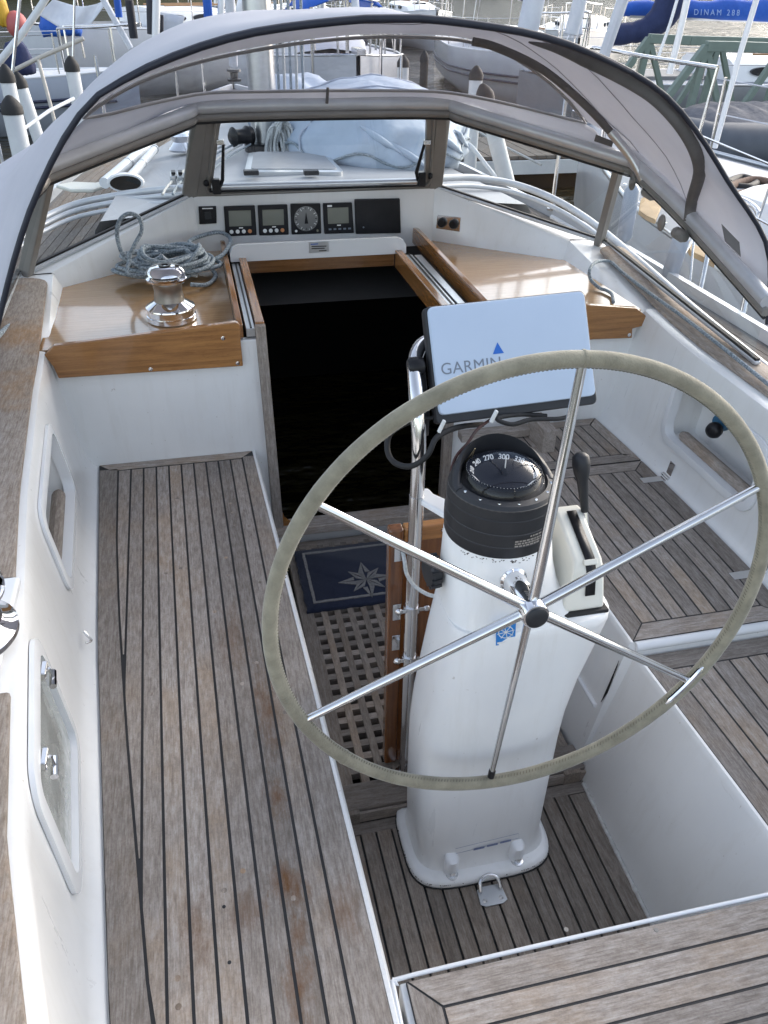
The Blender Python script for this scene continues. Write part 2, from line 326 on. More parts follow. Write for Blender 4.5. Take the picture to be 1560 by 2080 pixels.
PLY = mat('bare_plywood', (.55, .38, .2), (.4, .26, .13), 6, .7)
# ================================================================== WATER, FAR BANK
ZW = -0.35
def water_mat():
    mt, n, l, b = newmat('harbour_water'); tc = n.new('ShaderNodeTexCoord').outputs['Object']
    b.inputs['Base Color'].default_value = (.030, .026, .012, 1); b.inputs['Roughness'].default_value = .04; b.inputs['IOR'].default_value = 1.33
    a = noise_n(n, l, tc, 1.5, 4, .55, (.7, 1.6, 1)); c = noise_n(n, l, tc, 5.5, 3, .5, (.8, 1.3, 1)); e = noise_n(n, l, tc, .42, 3, .5, (.8, .9, 1))
    ad = n.new('ShaderNodeMath'); ad.operation = 'MULTIPLY_ADD'; l.new(c, ad.inputs[0]); ad.inputs[1].default_value = .3; l.new(a, ad.inputs[2]); a2 = n.new('ShaderNodeMath'); a2.operation = 'MULTIPLY_ADD'; l.new(e, a2.inputs[0]); a2.inputs[1].default_value = 2.2; l.new(ad.outputs[0], a2.inputs[2]); ad = a2
    bump(n, l, ad.outputs[0], b, 1.0, .3); return mt
g = Geo(); g.add([(-2500, -2500, ZW), (2500, -2500, ZW), (2500, 3000, ZW), (-2500, 3000, ZW)], [(0, 1, 2, 3)])
tag(build('water', g, water_mat(), sharp=None), kind='structure')
g = Geo(); rows = []
BK = lambda x: 116 if x < 0 else min(215, 116 + x * 2.2)
for j, (dy, hz) in enumerate(((0, -1.0), (2, .5), (10, 3), (40, 8), (160, 11), (600, 12))):
    rows.append([Vector((x, BK(x) + dy + 12 * noise.noise((x * .01, j, 0)), ZW + hz * (1 + .4 * noise.noise((x * .013, j * .4, 3))))) for x in range(-900, 901, 30)])
g.sheet(rows); tag(build('far_bank', g, mat('bank_grass', (.05, .06, .025), (.03, .035, .015), .05, .95), sharp=60), kind='structure')  # bank lies out of view and carries the added wood
g = Geo()                                     # unseen far wood, added for dark reflections in the water: leaf-clump faces per crown
for i in range(150):
    x = -430 + i * 5.2 + rng.uniform(-2, 2); y = BK(x) + 6 + rng.uniform(0, 16); h = rng.uniform(17, 27) * (1.0 if x < 12 else rng.choice((.45, .7, .9)))
    for k in range(46):
        a = rng.uniform(0, 6.28); u = rng.uniform(-1, 1); rr = h * .34 * math.sqrt(max(0, 1 - u * u)) * rng.uniform(.6, 1.1)
        c = Vector((x + rr * math.cos(a), y + rr * math.sin(a), ZW + h * .58 + u * h * .42)); q = Matrix.Rotation(rng.uniform(0, 6.28), 3, Vector((rng.uniform(-1, 1), rng.uniform(-1, 1), rng.uniform(-1, 1))).normalized()); s_ = h * rng.uniform(.07, .15)
        g.add([c + q @ Vector(p) * s_ for p in ((-1, -.6, 0), (1, -.7, .1), (.8, .8, -.1), (-.7, .9, .15))], [(0, 1, 2, 3)])
tag(build('added_far_wood', g, mat('added_foliage', (.05, .06, .025), (.022, .03, .012), .3, .9), sharp=None, recalc=False), kind='stuff')

# ================================================================== COCKPIT MOULDING (gelcoat)
ZB, ZS = .473, .433
PB = [(-.6, -.74), (.3, -.81), (.756, -.859), (1.637, -.936), (2.554, -.992), (3.3, -1.0)]
PT = [(-0.6, -0.686), (0.3, -0.786), (0.514, -0.841), (0.759, -0.899), (1.175, -0.953), (1.693, -1.013), (2.238, -1.056), (3.298, -1.116)]
PI_ = [(-.6, -.36), (.67, -.386), (1.383, -.406), (2.541, -.446)]
SB = [(-.6, .76), (.3, .80), (.75, .84), (1.569, .915), (1.9, .915), (2.273, .905), (2.546, .889), (3.3, .88)]
ST = [(-.6, .80), (.3, .86), (.75, .90), (1.5, .955), (1.9, .965), (2.2, .97), (2.6, 1.01), (3.1, 1.05), (3.3, 1.06)]
SI = [(-.6, .47), (.8, .450), (1.33, .428), (1.34, .410), (2.55, .40)]
ZT = [(-.6, .88), (2.5, .90), (3.2, .95)]
def wall_x(side, y, z):
    b, t = (lerp(PB, y) - .03, lerp(PT, y)) if side < 0 else (lerp(SB, y) + .03, lerp(ST, y))
    return b + (t - b) * (z - .473) / .427
WROWS = {-1: (.845, .82, .62, .575), 1: (.81, .79, .60, .575)}
def profile(side, y):
    s = side; xb, xt, xi = (lerp(PB, y), lerp(PT, y), lerp(PI_, y)) if s < 0 else (lerp(SB, y), lerp(ST, y), lerp(SI, y))
    zt = lerp(ZT, y); zb = ZB if (s < 0 or y > 1.335) else ZS; f = zb - ZB
    p = [(xt + s * .215, zt - .22), (xt + s * .205, zt - .012), (xt + s * .05, zt), (xt + s * .016, zt), (xt + s * .005, zt - .004), (xt, zt - .016)]
    p += [(wall_x(s, y, z), z) for z in WROWS[s]] + [(wall_x(s, y, .52 + f), .52 + f), (xb + s * .024, .492 + f), (xb + s * .012, .477 + f), (xb, .466 + f)]
    p += [(xi + s * .013, zb - .007), (xi + s * .012, zb + .001), (xi + s * .005, zb + .0015), (xi + s * .001, zb - .003), (xi - s * .002, zb - .014), (xi - s * .03 if s < 0 else .335 - .02 * max(0, 1.4 - y), .0), (xi - s * .03 if s < 0 else .335, -.05)]
    return [Vector((x, y, z)) for x, z in p]
def side_moulding(side, holes, name):
    ys = sorted({-.6, -.3, 0, .3, .45, .6, .75, .88, 1.0, 1.11, 1.22, 1.33, 1.34, 1.45, 1.57, 1.69, 1.8, 1.92, 2.05, 2.17, 2.3, 2.42, 2.553})
    rows = [profile(side, y) for y in ys]; g = Geo(); n = len(rows[0]); vs = [p for r in rows for p in r]; fs = []
    for i in range(len(ys) - 1):
        for j in range(n - 1):
            ym = (ys[i] + ys[i + 1]) / 2
            if any(a < ym < b and j0 <= j < j1 for a, b, j0, j1 in holes): continue
            fs.append((i * n + j, i * n + j + 1, (i + 1) * n + j + 1, (i + 1) * n + j))
    g.add(vs, fs)
    for a, b, j0, j1 in holes:               # the sunk locker behind each hole
        za, zb = (WROWS[side][j0 - 6], WROWS[side][j1 - 6]); q = []
        for y, z in ((a, za), (b, za), (b, zb), (a, zb)): q.append(Vector((wall_x(side, y, z), y, z)))
        d = [v + Vector((side * .115, 0, -.012)) for v in q]
        g.add(q + d, [(0, 1, 5, 4), (1, 2, 6, 5), (2, 3, 7, 6), (3, 0, 4, 7), (4, 5, 6, 7)])
    return tag(build(name, g, GEL, sharp=38), kind='structure')
side_moulding(-1, [(1.69, 2.17, 7, 8), (.88, 1.22, 6, 9)], 'port_cockpit_wall')
side_moulding(1, [(1.69, 2.17, 7, 8)], 'starboard_cockpit_wall')
# bulkhead, riser, shelf undersides, front panel, sloped front coamings
g = Geo()
g.prism([(-1.12, 2.553, -.05), (-.402, 2.553, -.05), (-.402, 2.553, .893), (-1.12, 2.553, .893)], (0, .03, 0))
g.prism([(.285, 2.553, -.05), (1.1, 2.553, -.05), (1.1, 2.553, .893), (.285, 2.553, .893)], (0, .03, 0))
g.prism([(-.45, 2.575, -.05), (.42, 2.575, -.05), (.42, 2.575, .10), (-.45, 2.575, .10)], (0, .03, 0))
tag(build('bulkhead', g, GEL, bevel=.006), kind='structure')
g = Geo()
g.prism([(-.56, 3.6, .88), (.49, 3.6, .88), (.49, 3.6, 1.128), (-.56, 3.6, 1.128)], (0, .05, 0))
for A, Af, B, Bf in (((-1.115, 3.2, .955), (-1.085, 3.2, .89), (-.56, 3.6, 1.128), (-.56, 3.6, .89)), ((1.03, 3.3, .955), (.96, 3.19, .89), (.49, 3.6, 1.128), (.49, 3.6, .89))):
    A, Af, B, Bf = map(Vector, (A, Af, B, Bf)); o = Vector((math.copysign(.13, A.x), .03, -.01)); o2 = Vector((math.copysign(.02, A.x), .05, 0))
    rows = [[Af, Bf], [A.lerp(Af, .1) , B.lerp(Bf, .04)], [A + Vector((math.copysign(.006, A.x), .004, .004)), B + Vector((0, .006, .004))], [A + o, B + o2], [A + o + Vector((0, .02, -.2)), B + o2 + Vector((0, .02, -.3))]]
    g.sheet([[a.lerp(b, t / 6) for t in range(7)] for a, b in rows])
    # the wing of the coaming between the seat backs and the windscreen
    sd_ = -1 if A.x < 0 else 1
    rr = [[A, A + o, A + o + Vector((0, 0, -.2))]]
    pr = profile(sd_, 2.553); rr = [[Af, A, A + Vector((sd_ * .15, .02, -.01)), A + Vector((sd_ * .16, .02, -.22))], [Vector((lerp(PT if sd_ < 0 else ST, 2.553) - sd_ * .012, 2.553, .89)), pr[5], pr[1], pr[0]]]
    g.sheet([[p.lerp(q, t) for p, q in zip(rr[0], rr[1])] for t in (0, .25, .5, .75, 1)])
tag(build('front_coaming', g, GEL, sharp=38), kind='structure')
# cabin below: closed, painted near-black in place of its shade
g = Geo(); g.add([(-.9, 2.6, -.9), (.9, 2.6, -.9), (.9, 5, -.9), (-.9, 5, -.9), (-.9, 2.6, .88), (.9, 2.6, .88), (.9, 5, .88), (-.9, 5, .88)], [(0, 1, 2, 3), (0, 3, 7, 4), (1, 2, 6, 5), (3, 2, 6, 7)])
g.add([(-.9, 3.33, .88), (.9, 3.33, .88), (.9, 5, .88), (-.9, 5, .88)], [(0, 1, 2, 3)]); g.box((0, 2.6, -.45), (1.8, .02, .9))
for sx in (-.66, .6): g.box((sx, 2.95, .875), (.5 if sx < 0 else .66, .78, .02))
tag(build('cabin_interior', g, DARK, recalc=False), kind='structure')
t = thing('companionway_ladder', 'dark wooden ladder going down inside the black companionway opening', 'ladder', (-.07, 2.9, -.9))
for sx in (-.27, .13): build('stringer', Geo().bar((sx, 3.05, -.9), (sx, 2.68, .02), .03, .1), DARKW, t)
for k in range(4): build('step', Geo().box((-.07, 3.0 - k * .09, -.65 + k * .2), (.40, .15, .025)), DARKW, t, bevel=.004)

# ================================================================== SOLE, planked aft, grating forward
def planks(parent, xs, y0, y1, zt, mt, gap=.006, th=.007, lim=None, n=18, hi=None):
    """lengthwise planks between successive seam lines xs[i](y); lim(y) clips them on the outboard side"""
    out = []
    for a, b in zip(xs, xs[1:]):
        L, Rr = [], []
        for k in range(n + 1):
            y = y0 + (y1 - y0) * k / n; xa, xb = a(y) + gap / 2, b(y) - gap / 2
            if lim: xa = max(xa, lim(y) + gap / 2)
            if hi: xb = min(xb, hi(y) - gap / 2)
            if xb - xa < .0007: 
                if L: break
                continue
            L.append(Vector((xa, y, zt))); Rr.append(Vector((xb, y, zt)))
        if len(L) < 2: continue
        g = Geo(); m_ = len(L)
        rings = [[l_ - Vector((0, 0, th)), l_, r_, r_ - Vector((0, 0, th))] for l_, r_ in zip(L, Rr)]
        g.loft(rings, True, True); out.append(build('plank', g, mt, parent, sharp=30))
    return out
fl = tag(build('cockpit_sole', Geo().box((-.01, .9, -.03), (.74, 1.1, .05)), CAULK), kind='structure')
lin = lambda x0, x1, ya, yb: (lambda y: x0 + (x1 - x0) * (y - ya) / (yb - ya))
seams = [lin(-.318 + i * .0425, -.321 + i * .0425, .6, 1.3) for i in range(15)]
planks(fl, [lin(-.375, -.375, .6, 1.3), seams[0]], .40, 1.252, .003, TEAK_S, n=4)
planks(fl, seams, .40, 1.255, .003, TEAK_S, n=4)
planks(fl, [seams[-1], lin(.31, .338, .6, 1.3)], .40, 1.252, .003, TEAK_S, n=4)
build('plank', Geo().box((-.012, 1.272, -.001), (.70, .034, .008)), TEAK_SX, fl)
# forward of the pedestal: raised frame with grating
gr = thing('teak_grating', 'weathered teak grating of square holes on the floor before the pedestal', 'grating', (-.02, 1.8, 0))
GX0, GX1, GY0, GY1 = -.312, .272, 1.40, 2.50
build('frame_board', Geo().box((-.338, 1.92, .021), (.048, 1.26, .046)), TEAK_S, gr, bevel=.002)
build('frame_board', Geo().box((.30, 1.92, .021), (.05, 1.26, .046)), TEAK_S, gr, bevel=.002)
build('frame_board', Geo().box((-.011, 1.345, .0225), (.704, .085, .046)), TEAK_SX, gr, bevel=.004)
build('front_edge', Geo().box((-.011, 1.297, .0185), (.704, .008, .037)), TEAK_SX, gr, bevel=.001)
build('frame_board', Geo().box((-.02, 2.525, .021), (.585, .05, .045)), TEAK_SX, gr, bevel=.002)
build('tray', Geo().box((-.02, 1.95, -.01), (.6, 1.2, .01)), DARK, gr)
x = GX0 + .034; k = 0
gp = .0465
while x < GX1:
    build('bar', Geo().box((x, (GY0 + GY1) / 2, .032), (.0225, GY1 - GY0 + .03, .026)), TEAK_S, gr, bevel=.0012); x += gp
y = GY0 + .03
while y < GY1:
    build('cross_bar', Geo().box(((GX0 + GX1) / 2 - .003, y, .0305), (GX1 - GX0 + .02, .0225, .0255)), TEAK_SX, gr); y += gp
# door mat with a compass star
dm = thing('door_mat', 'navy door mat with a grey compass star below the companionway', 'mat', (-.09, 2.29, .046))
mx0, mx1, my0, my1, mz = -.338, .155, 2.115, 2.475, .046
def matpile(w_, seed):                         # a slightly ragged outline
    rr = random.Random(seed); P = []
    for (xa, ya), (xb, yb) in (((mx0, my0), (mx1, my0)), ((mx1, my0), (mx1, my1)), ((mx1, my1), (mx0, my1)), ((mx0, my1), (mx0, my0))):
        for q in range(26):
            f = q / 26; P.append((xa + (xb - xa) * f + rr.uniform(-w_, w_), ya + (yb - ya) * f + rr.uniform(-w_, w_)))
    return P
P = matpile(.003, 3); build('pile', Geo().loft([[Vector((a, b, mz)) for a, b in P], [Vector((a, b, mz + .010)) for a, b in P], [Vector((-.09 + (a + .09) * .985, 2.295 + (b - 2.295) * .98, mz + .014)) for a, b in P]]), MATN, dm, sharp=60)
g = Geo()
for x0, x1, y0, y1 in ((mx0 + .028, mx1 - .028, my0 + .032, my0 + .042), (mx0 + .028, mx1 - .028, my1 - .036, my1 - .026), (mx0 + .028, mx0 + .038, my0 + .042, my1 - .036), (mx1 - .038, mx1 - .028, my0 + .042, my1 - .036)):
    nx = 24 if x1 - x0 > .1 else 1; ny = 24 if y1 - y0 > .1 else 1
    for i in range(max(nx, ny)):
        xa, xb = (x0 + (x1 - x0) * i / nx, x0 + (x1 - x0) * (i + 1) / nx) if nx > 1 else (x0 + rng.uniform(-.001, .001), x1 + rng.uniform(-.001, .001))
        ya, yb = (y0 + (y1 - y0) * i / ny, y0 + (y1 - y0) * (i + 1) / ny) if ny > 1 else (y0 + rng.uniform(-.001, .001), y1 + rng.uniform(-.001, .001))
        g.box(((xa + xb) / 2, (ya + yb) / 2, mz + .0155), (xb - xa, yb - ya, .004))
build('border_stripe', g, MATG, dm, sharp=None)
sc = Vector((-.10, 2.243, mz + .0145))
for k in range(8):
    a = k * math.pi / 4 + R(90); rl = .105 if k % 2 == 0 else .082; d = Vector((math.cos(a), math.sin(a), 0)); pz_ = Vector((-d.y, d.x, 0)); wv = .022 if k % 2 == 0 else .016
    for s_ in (1, -1):
        mid = sc + d * rl * .42; tip = sc + d * rl
        if s_ > 0 or k % 2: q = [sc, mid + pz_ * wv * s_, tip, mid + pz_ * .003 * s_]
        else: q = [mid + pz_ * wv * s_ * .35, mid + pz_ * wv * s_, tip, mid + pz_ * wv * s_ * .2]
        build('star_point', Geo().prism(q, (0, 0, .003)), MATG, dm, sharp=None)

# ================================================================== PORT BENCH
pb = thing('bench', 'long bench of grey weathered teak planks with brown stains beside the well', 'bench', (-.7, 1.4, ZB - .01), 'teak cockpit benches')
cb_ = [];
for k in range(20):
    y = -.6 + 3.15 * k / 19; cb_.append([Vector((lerp(PB, y) + .002, y, ZB - .0125)), Vector((lerp(PB, y) + .002, y, ZB - .0015)), Vector((lerp(PI_, y) - .0125, y, ZB - .0015)), Vector((lerp(PI_, y) - .0125, y, ZB - .0125))])
build('caulking', Geo().loft(cb_), CAULK, pb)
MPX = [(240, 952), (237, 1100), (242, 1250), (258, 1500), (275, 1700), (290, 1880), (300, 2000), (313, 2080)]
mp = sorted([(p.y, p.x) for p in (at(a, b, z=ZB) for a, b in MPX)]); mp = [(-.6, mp[0][1] + .1)] + mp
marg = lambda y: lerp(mp, y)
SY0, SY1 = .605, 2.505
sl = [lin(-.459 + (i - 11) * .0425, -.498 + (i - 11) * .0425, SY0, SY1) for i in range(0, 12)]
planks(pb, sl, -.6, 2.50, ZB, TEAK_PB, lim=marg, n=90)
planks(pb, [lambda y: lerp(PB, y) + .001, marg], -.6, 2.515, ZB, TEAK_Y, n=30)
planks(pb, [sl[-1], lambda y: lerp(PI_, y) - .010], -.6, 2.515, ZB, TEAK_PB, n=24)
build('plank', Geo().prism([(-.988, 2.551, ZB - .008), (-.945, 2.508, ZB - .008), (-.503, 2.508, ZB - .008), (-.461, 2.551, ZB - .008)], (0, 0, .008)), TEAK_X, pb)
for k in range(26):                             # teak plugs over the fastenings
    i = rng.randrange(3, 11); y = rng.uniform(.5, 2.3); xx = (sl[i](y) + sl[i + 1 if i < 11 else i](y)) / 2 + rng.uniform(-.004, .004)
    build('plug', Geo().lathe([(.0055, 0), (.0055, .0006), (.0045, .0008)], (xx, y, ZB - .0001), n=10), TEAK_C, pb)
for k, (px_, py_) in enumerate(((455, 1842), (466, 1955))):   # black knots and dropped caulk
    p = at(px_, py_, z=ZB); build('knot', Geo().lathe([(.0035, 0), (.0036, .0005), (.002, .0008)], p, n=7), CAULK, pb)

# ================================================================== STARBOARD BENCH (three lids) and AFT SEATS
def mitre_field(parent, x0, x1, y0, y1, z, axis, wm=.055, pitch=.0425, mA=None, mB=None, outer=None, inner=None):
    """teak field framed by mitred margin planks; inner(y)/outer(y) are the long edges"""
    inner = inner or (lambda y: x0); outer = outer or (lambda y: x1)
    A = mA or (TEAK_Y if axis == 'Y' else TEAK_X); gp_ = .0025
    sheet_ = [[Vector((inner(y0 + (y1 - y0) * k / 8) + .001, y0 + (y1 - y0) * k / 8, zz)) for zz in (z - .010, z - .0015)] + [Vector((outer(y0 + (y1 - y0) * k / 8) - .001, y0 + (y1 - y0) * k / 8, zz)) for zz in (z - .0015, z - .010)] for k in range(9)]
    build('caulking', Geo().loft(sheet_), CAULK, parent)
    def strip(f0, f1, ya, yb, mt, n=8): planks(parent, [f0, f1], ya, yb, z, mt, n=n)
    # long margins with mitred ends
    for f, s_ in ((inner, 1), (outer, -1)):
        q = []
        for k in range(9):
            y = y0 + (y1 - y0) * k / 8; q.append((f(y), y))
        rings = []
        for k, (xx, y) in enumerate(q):
            yi = min(max(y, y0 + wm), y1 - wm) if k in (0, 8) else y
            a_ = Vector((xx + s_ * gp_, y + (gp_ if k == 0 else -gp_ if k == 8 else 0), z)); b_ = Vector((f(yi) + s_ * (wm - gp_), yi, z)); dn = Vector((0, 0, -.007)); rings.append([a_ + dn, a_, b_, b_ + dn])
        build('plank', Geo().loft(rings), TEAK_Y, parent, sharp=30)
    for yv, s_ in ((y0, 1), (y1, -1)):
        xa, xb = inner(yv), outer(yv); xa2, xb2 = inner(yv + s_ * wm) + wm, outer(yv + s_ * wm) - wm
        build('plank', Geo().prism([(xa + .006, yv + s_ * .001, z - .007), (xb - .006, yv + s_ * .001, z - .007), (xb2 - .001, yv + s_ * (wm - gp_), z - .007), (xa2 + .001, yv + s_ * (wm - gp_), z - .007)], (0, 0, .007)), TEAK_X, parent, sharp=30)
    if axis == 'Y':
        n_ = int(round((outer(y0) - inner(y0) - 2 * wm) / pitch)); 
        fs = [(lambda y, i=i: inner(y) + wm + i * ((outer(y) - inner(y) - 2 * wm) / n_)) for i in range(n_ + 1)]
        planks(parent, fs, y0 + wm + gp_, y1 - wm - gp_, z, TEAK_Y, n=6)
    else:
        n_ = int(round((y1 - y0 - 2 * wm) / pitch)); p_ = (y1 - y0 - 2 * wm) / n_
        for i in range(n_):
            ya = y0 + wm + i * p_; build('plank', Geo().box(((inner(ya) + outer(ya)) / 2, ya + p_ / 2, z - .0035), (outer(ya) - inner(ya) - 2 * wm - .005, p_ - .005, .007)), TEAK_X, parent)
sb_in = lambda y: lerp(SI, y) + .012
sb_out = lambda y: lerp(SB, y) - .002
sb = thing('bench', 'short bench of teak planks with steel hinges behind the wheel, near the cream lever box', 'bench', (.66, 1.77, ZB - .01), 'teak cockpit benches')
mitre_field(sb, 0, 0, 1.347, 2.204, ZB, 'Y', .058, inner=sb_in, outer=sb_out)
for y_ in (2.075, 1.535):
    h = build('hinge', Geo().box((.875, y_, ZB + .001), (.085, .032, .003)), STEEL, sb, bevel=.001)
    build('knuckle', Geo().tube([(.925, y_ - .02, ZB + .008), (.925, y_ + .02, ZB + .008)], .007, 10), STEEL, h)
    build('leaf', Geo().box((.936, y_, ZB + .035), (.003, .03, .052), Matrix.Rotation(R(8), 3, 'Y')), CHROME, h, bevel=.001)
    for dz in (.022, .045): build('screw', Geo().lathe([(.004, 0), (.003, .002)], (.9335 + dz * .1, y_, ZB + dz), (-1, 0, .1), 8), STEEL, h)
sf = thing('bench', 'small front section of teak bench with short planks against the white bulkhead', 'bench', (.66, 2.38, ZB - .01), 'teak cockpit benches')
mitre_field(sf, 0, 0, 2.212, 2.549, ZB, 'Y', .05, inner=sb_in, outer=sb_out)
sa = thing('bench', 'helmsman side seat of teak planks at the lower edge of the wheel', 'bench', (.66, .98, ZS - .01), 'teak cockpit benches')
mitre_field(sa, 0, 0, .665, 1.325, ZS + .001, 'Y', .058, inner=sb_in, outer=sb_out)
g = Geo(); g.prism([(-.372, .655, -.05), (1.0, .655, -.05), (1.0, .655, ZB - .009), (-.372, .655, ZB - .009)], (0, -1.2, 0))
tag(build('aft_deck', g, GEL, bevel=.004), kind='structure')
g = Geo(); g.tube(spline([(-.389, .2, ZB - .004), (-.384, .62, ZB - .004), (-.376, .652, ZB - .004), (-.34, .661, ZB - .004), (.1, .661, ZB - .004), (.47, .6575, ZB - .004), (1.0, .655, ZB - .004)], 4), .0042, 8)
tag(build('seat_lip', g, GELW, sharp=60), 'narrow white rounded lip along the edge of the aft seat', 'trim')
af = thing('bench', 'helm seat with planks running across, in front of the well', 'bench', (.3, .1, ZB - .01), 'teak cockpit benches')
mitre_field(af, -.362, .985, -.55, .651, ZB, 'X', .052)
for p in (at(1150, 1888, z=ZB), at(1333, 1889, z=ZB)):
    build('screw', Geo().lathe([(.0045, 0), (.0042, .0008), (.002, .001)], p, n=10), FRAME, af)
# white lip between the two helm-side lids
tag(build('seat_lip', Geo().tube([(lerp(SI, 1.336) + .01, 1.3365, ZB - .012), (.86, 1.3365, ZB - .012)], .0135, 10), GELW, sharp=60), 'white rounded lip between the two teak seats beside the wheel', 'trim')
# ================================================================== COAMING CAPS, POCKETS, LOCKER
def cap(side, y0, y1, inn, outw, lab, round0=False, round1=False):
    T = PT if side < 0 else ST; g = Geo(); rings = []
    ys = [y0 + (y1 - y0) * k / 24 for k in range(25)]
    if round1: ys += [y1 + q for q in (.02, .035, .045, .05)]
    for y in ys:
        sh = 0 if y <= y1 else (outw - inn) * .5 * (1 - math.sqrt(max(0, 1 - ((y - y1) / .0505) ** 2)))
        z = lerp(ZT, y) + .0015; a = lerp(T, y) + side * (inn + sh); b = lerp(T, y) + side * (outw - sh)
        rings.append([Vector((a, y, z)), Vector((a, y, z + .009)), Vector((a + side * .004, y, z + .012)), Vector((b - side * .004, y, z + .012)), Vector((b, y, z + .009)), Vector((b, y, z))])
    g.loft(rings); return tag(build('coaming_cap', g, TEAK_C, sharp=50), lab, 'coaming', 'teak coaming caps')
cap(-1, 1.36, 3.10, .020, .19, 'flaking brown teak coaming cap running from the dodger to the cut off winch', round1=True)
cap(-1, -.6, 1.04, .020, .19, 'weathered teak coaming cap nearest the camera, below the cut off winch')
cap(1, .3, 3.12, .045, .165, 'grey weathered teak coaming cap beneath the rope on the wheel side', round1=True)
def wall_pt(side, y, z, off=0.0): return Vector((wall_x(side, y, z) - side * off, y, z))
def wall_loop(side, ya, yb, za, zb, r, off, n=5):
    P = []
    for cy_, cz_, a0 in ((yb - r, zb - r, 0), (ya + r, zb - r, 90), (ya + r, za + r, 180), (yb - r, za + r, 270)):
        for k in range(n + 1):
            a = R(a0 + 90 * k / n); P.append(wall_pt(side, cy_ + r * math.cos(a), cz_ + r * math.sin(a), off))
    return P
def frame_ring(side, ya, yb, za, zb, r, wd, th, name, mt, parent):
    o_ = wall_loop(side, ya - wd, yb + wd, za - wd, zb + wd, r + wd, .001); o2 = wall_loop(side, ya - wd, yb + wd, za - wd, zb + wd, r + wd, th * .8); o3 = wall_loop(side, ya - wd * .7, yb + wd * .7, za - wd * .7, zb + wd * .7, r + wd * .7, th)
    i3 = wall_loop(side, ya + .002, yb - .002, za + .002, zb - .002, r, th); i1 = wall_loop(side, ya + .004, yb - .004, za + .004, zb - .004, r, -.02)
    return build(name, Geo().loft([o_, o2, o3, i3, i1], True, False), mt, parent, sharp=40)
for side, za, zb, lab in ((-1, .62, .82, 'open cubby hole with a teak bar in the white coaming beside the long bench'), (1, .60, .79, 'open cubby hole with a teak bar in the white coaming behind the wheel')):
    t = thing('cubby_hole', lab, 'cubby', (side * 1.0, 1.93, za), 'cubby holes in the coaming')
    frame_ring(side, 1.69, 2.17, za, zb, .035, .026, .011, 'frame', GELW, t)
    g = Geo(); c0, c1 = wall_pt(side, 1.72, za + .016, -.03), wall_pt(side, 2.12, za + .016, -.03)
    g.tube([c0, c0.lerp(c1, .04), c0.lerp(c1, .96), c1], [.012, .019, .019, .012], 10, flat=1.0); build('teak_bar', g, TEAK_Y, t)
    g = Geo()
    for y_ in (1.75, 1.93, 2.1):
        for z_ in (za - .016, zb + .016): g.lathe([(.003, 0), (.002, .001)], wall_pt(side, y_, z_, .0075), (-side, 0, 0), 6)
    build('screw', g, STEEL, t)
# winch handle / bilge pump in the starboard cubby
t = thing('pump', 'blue and black pump handle inside the cubby hole behind the wheel', 'pump', (1.02, 1.95, .70))
c = wall_pt(1, 1.97, .735, -.035)
build('socket', Geo().lathe([(.03, 0), (.032, .01), (.026, .03)], c + Vector((.03, .01, 0)), (-1, -.3, 0), 16), mat('pump_blue', (.03, .14, .26), None, 8, .5), t)
build('knob', Geo().lathe([(.012, 0), (.024, .006), (.027, .02), (.022, .034), (.008, .037)], c + Vector((-.012, -.02, -.008)), (-1, -.35, -.1), 16), BLK, t, sharp=60)
# locker door with a clear pane
t = thing('locker', 'locker with a clear door and two latches in the white wall beside the long bench', 'locker', (-.94, 1.05, .57))
frame_ring(-1, .885, 1.215, .58, .84, .03, .03, .012, 'door_frame', GELW, t)
L = wall_loop(-1, .893, 1.207, .588, .832, .028, .0); build('pane', Geo().add([v for v in L], [tuple(range(len(L)))]), clear('locker_pane', (.8, .82, .8), .08, .05, haze=.3, hcol=(.6, .62, .6)), t, sharp=None)
for y_ in (1.165, .955):
    lt = build('latch', Geo().box(wall_pt(-1, y_, .825, .014), (.012, .036, .02), Matrix.Rotation(R(10), 3, 'Y')), STEEL, t, bevel=.003)
    build('lever', Geo().tube([wall_pt(-1, y_ - .02, .802, .024), wall_pt(-1, y_ + .02, .802, .024)], .0065, 10), CHROME, lt)
    build('spring', Geo().tube([wall_pt(-1, y_, .83, .024), wall_pt(-1, y_, .792, .026)], .0035, 6), STEEL, lt)
g = Geo()
for y_, z_ in ((.90, .56), (1.19, .56), (.868, .70), (1.232, .70)): g.lathe([(.0035, 0), (.003, .0015)], wall_pt(-1, y_, z_, .0085), (1, 0, 0), 6)
build('screw', g, STEEL, t)
t = tag(build('radio', Geo().box((-1.03, .955, .755), (.03, .13, .09)), BLKM, bevel=.004), 'dark radio panel seen through the clear locker door', 'radio')
g = Geo(); c = wall_pt(-1, 1.60, .515, .012); g.tube(spline([c + Vector((0, .012, .012)), c + Vector((.012, 0, .002)), c + Vector((.018, -.016, .004)), c + Vector((.008, -.028, .01))], 4), .0035, 8)
tag(build('hook', g, STEEL), 'tiny steel hook on the white wall behind the long bench', 'hook')

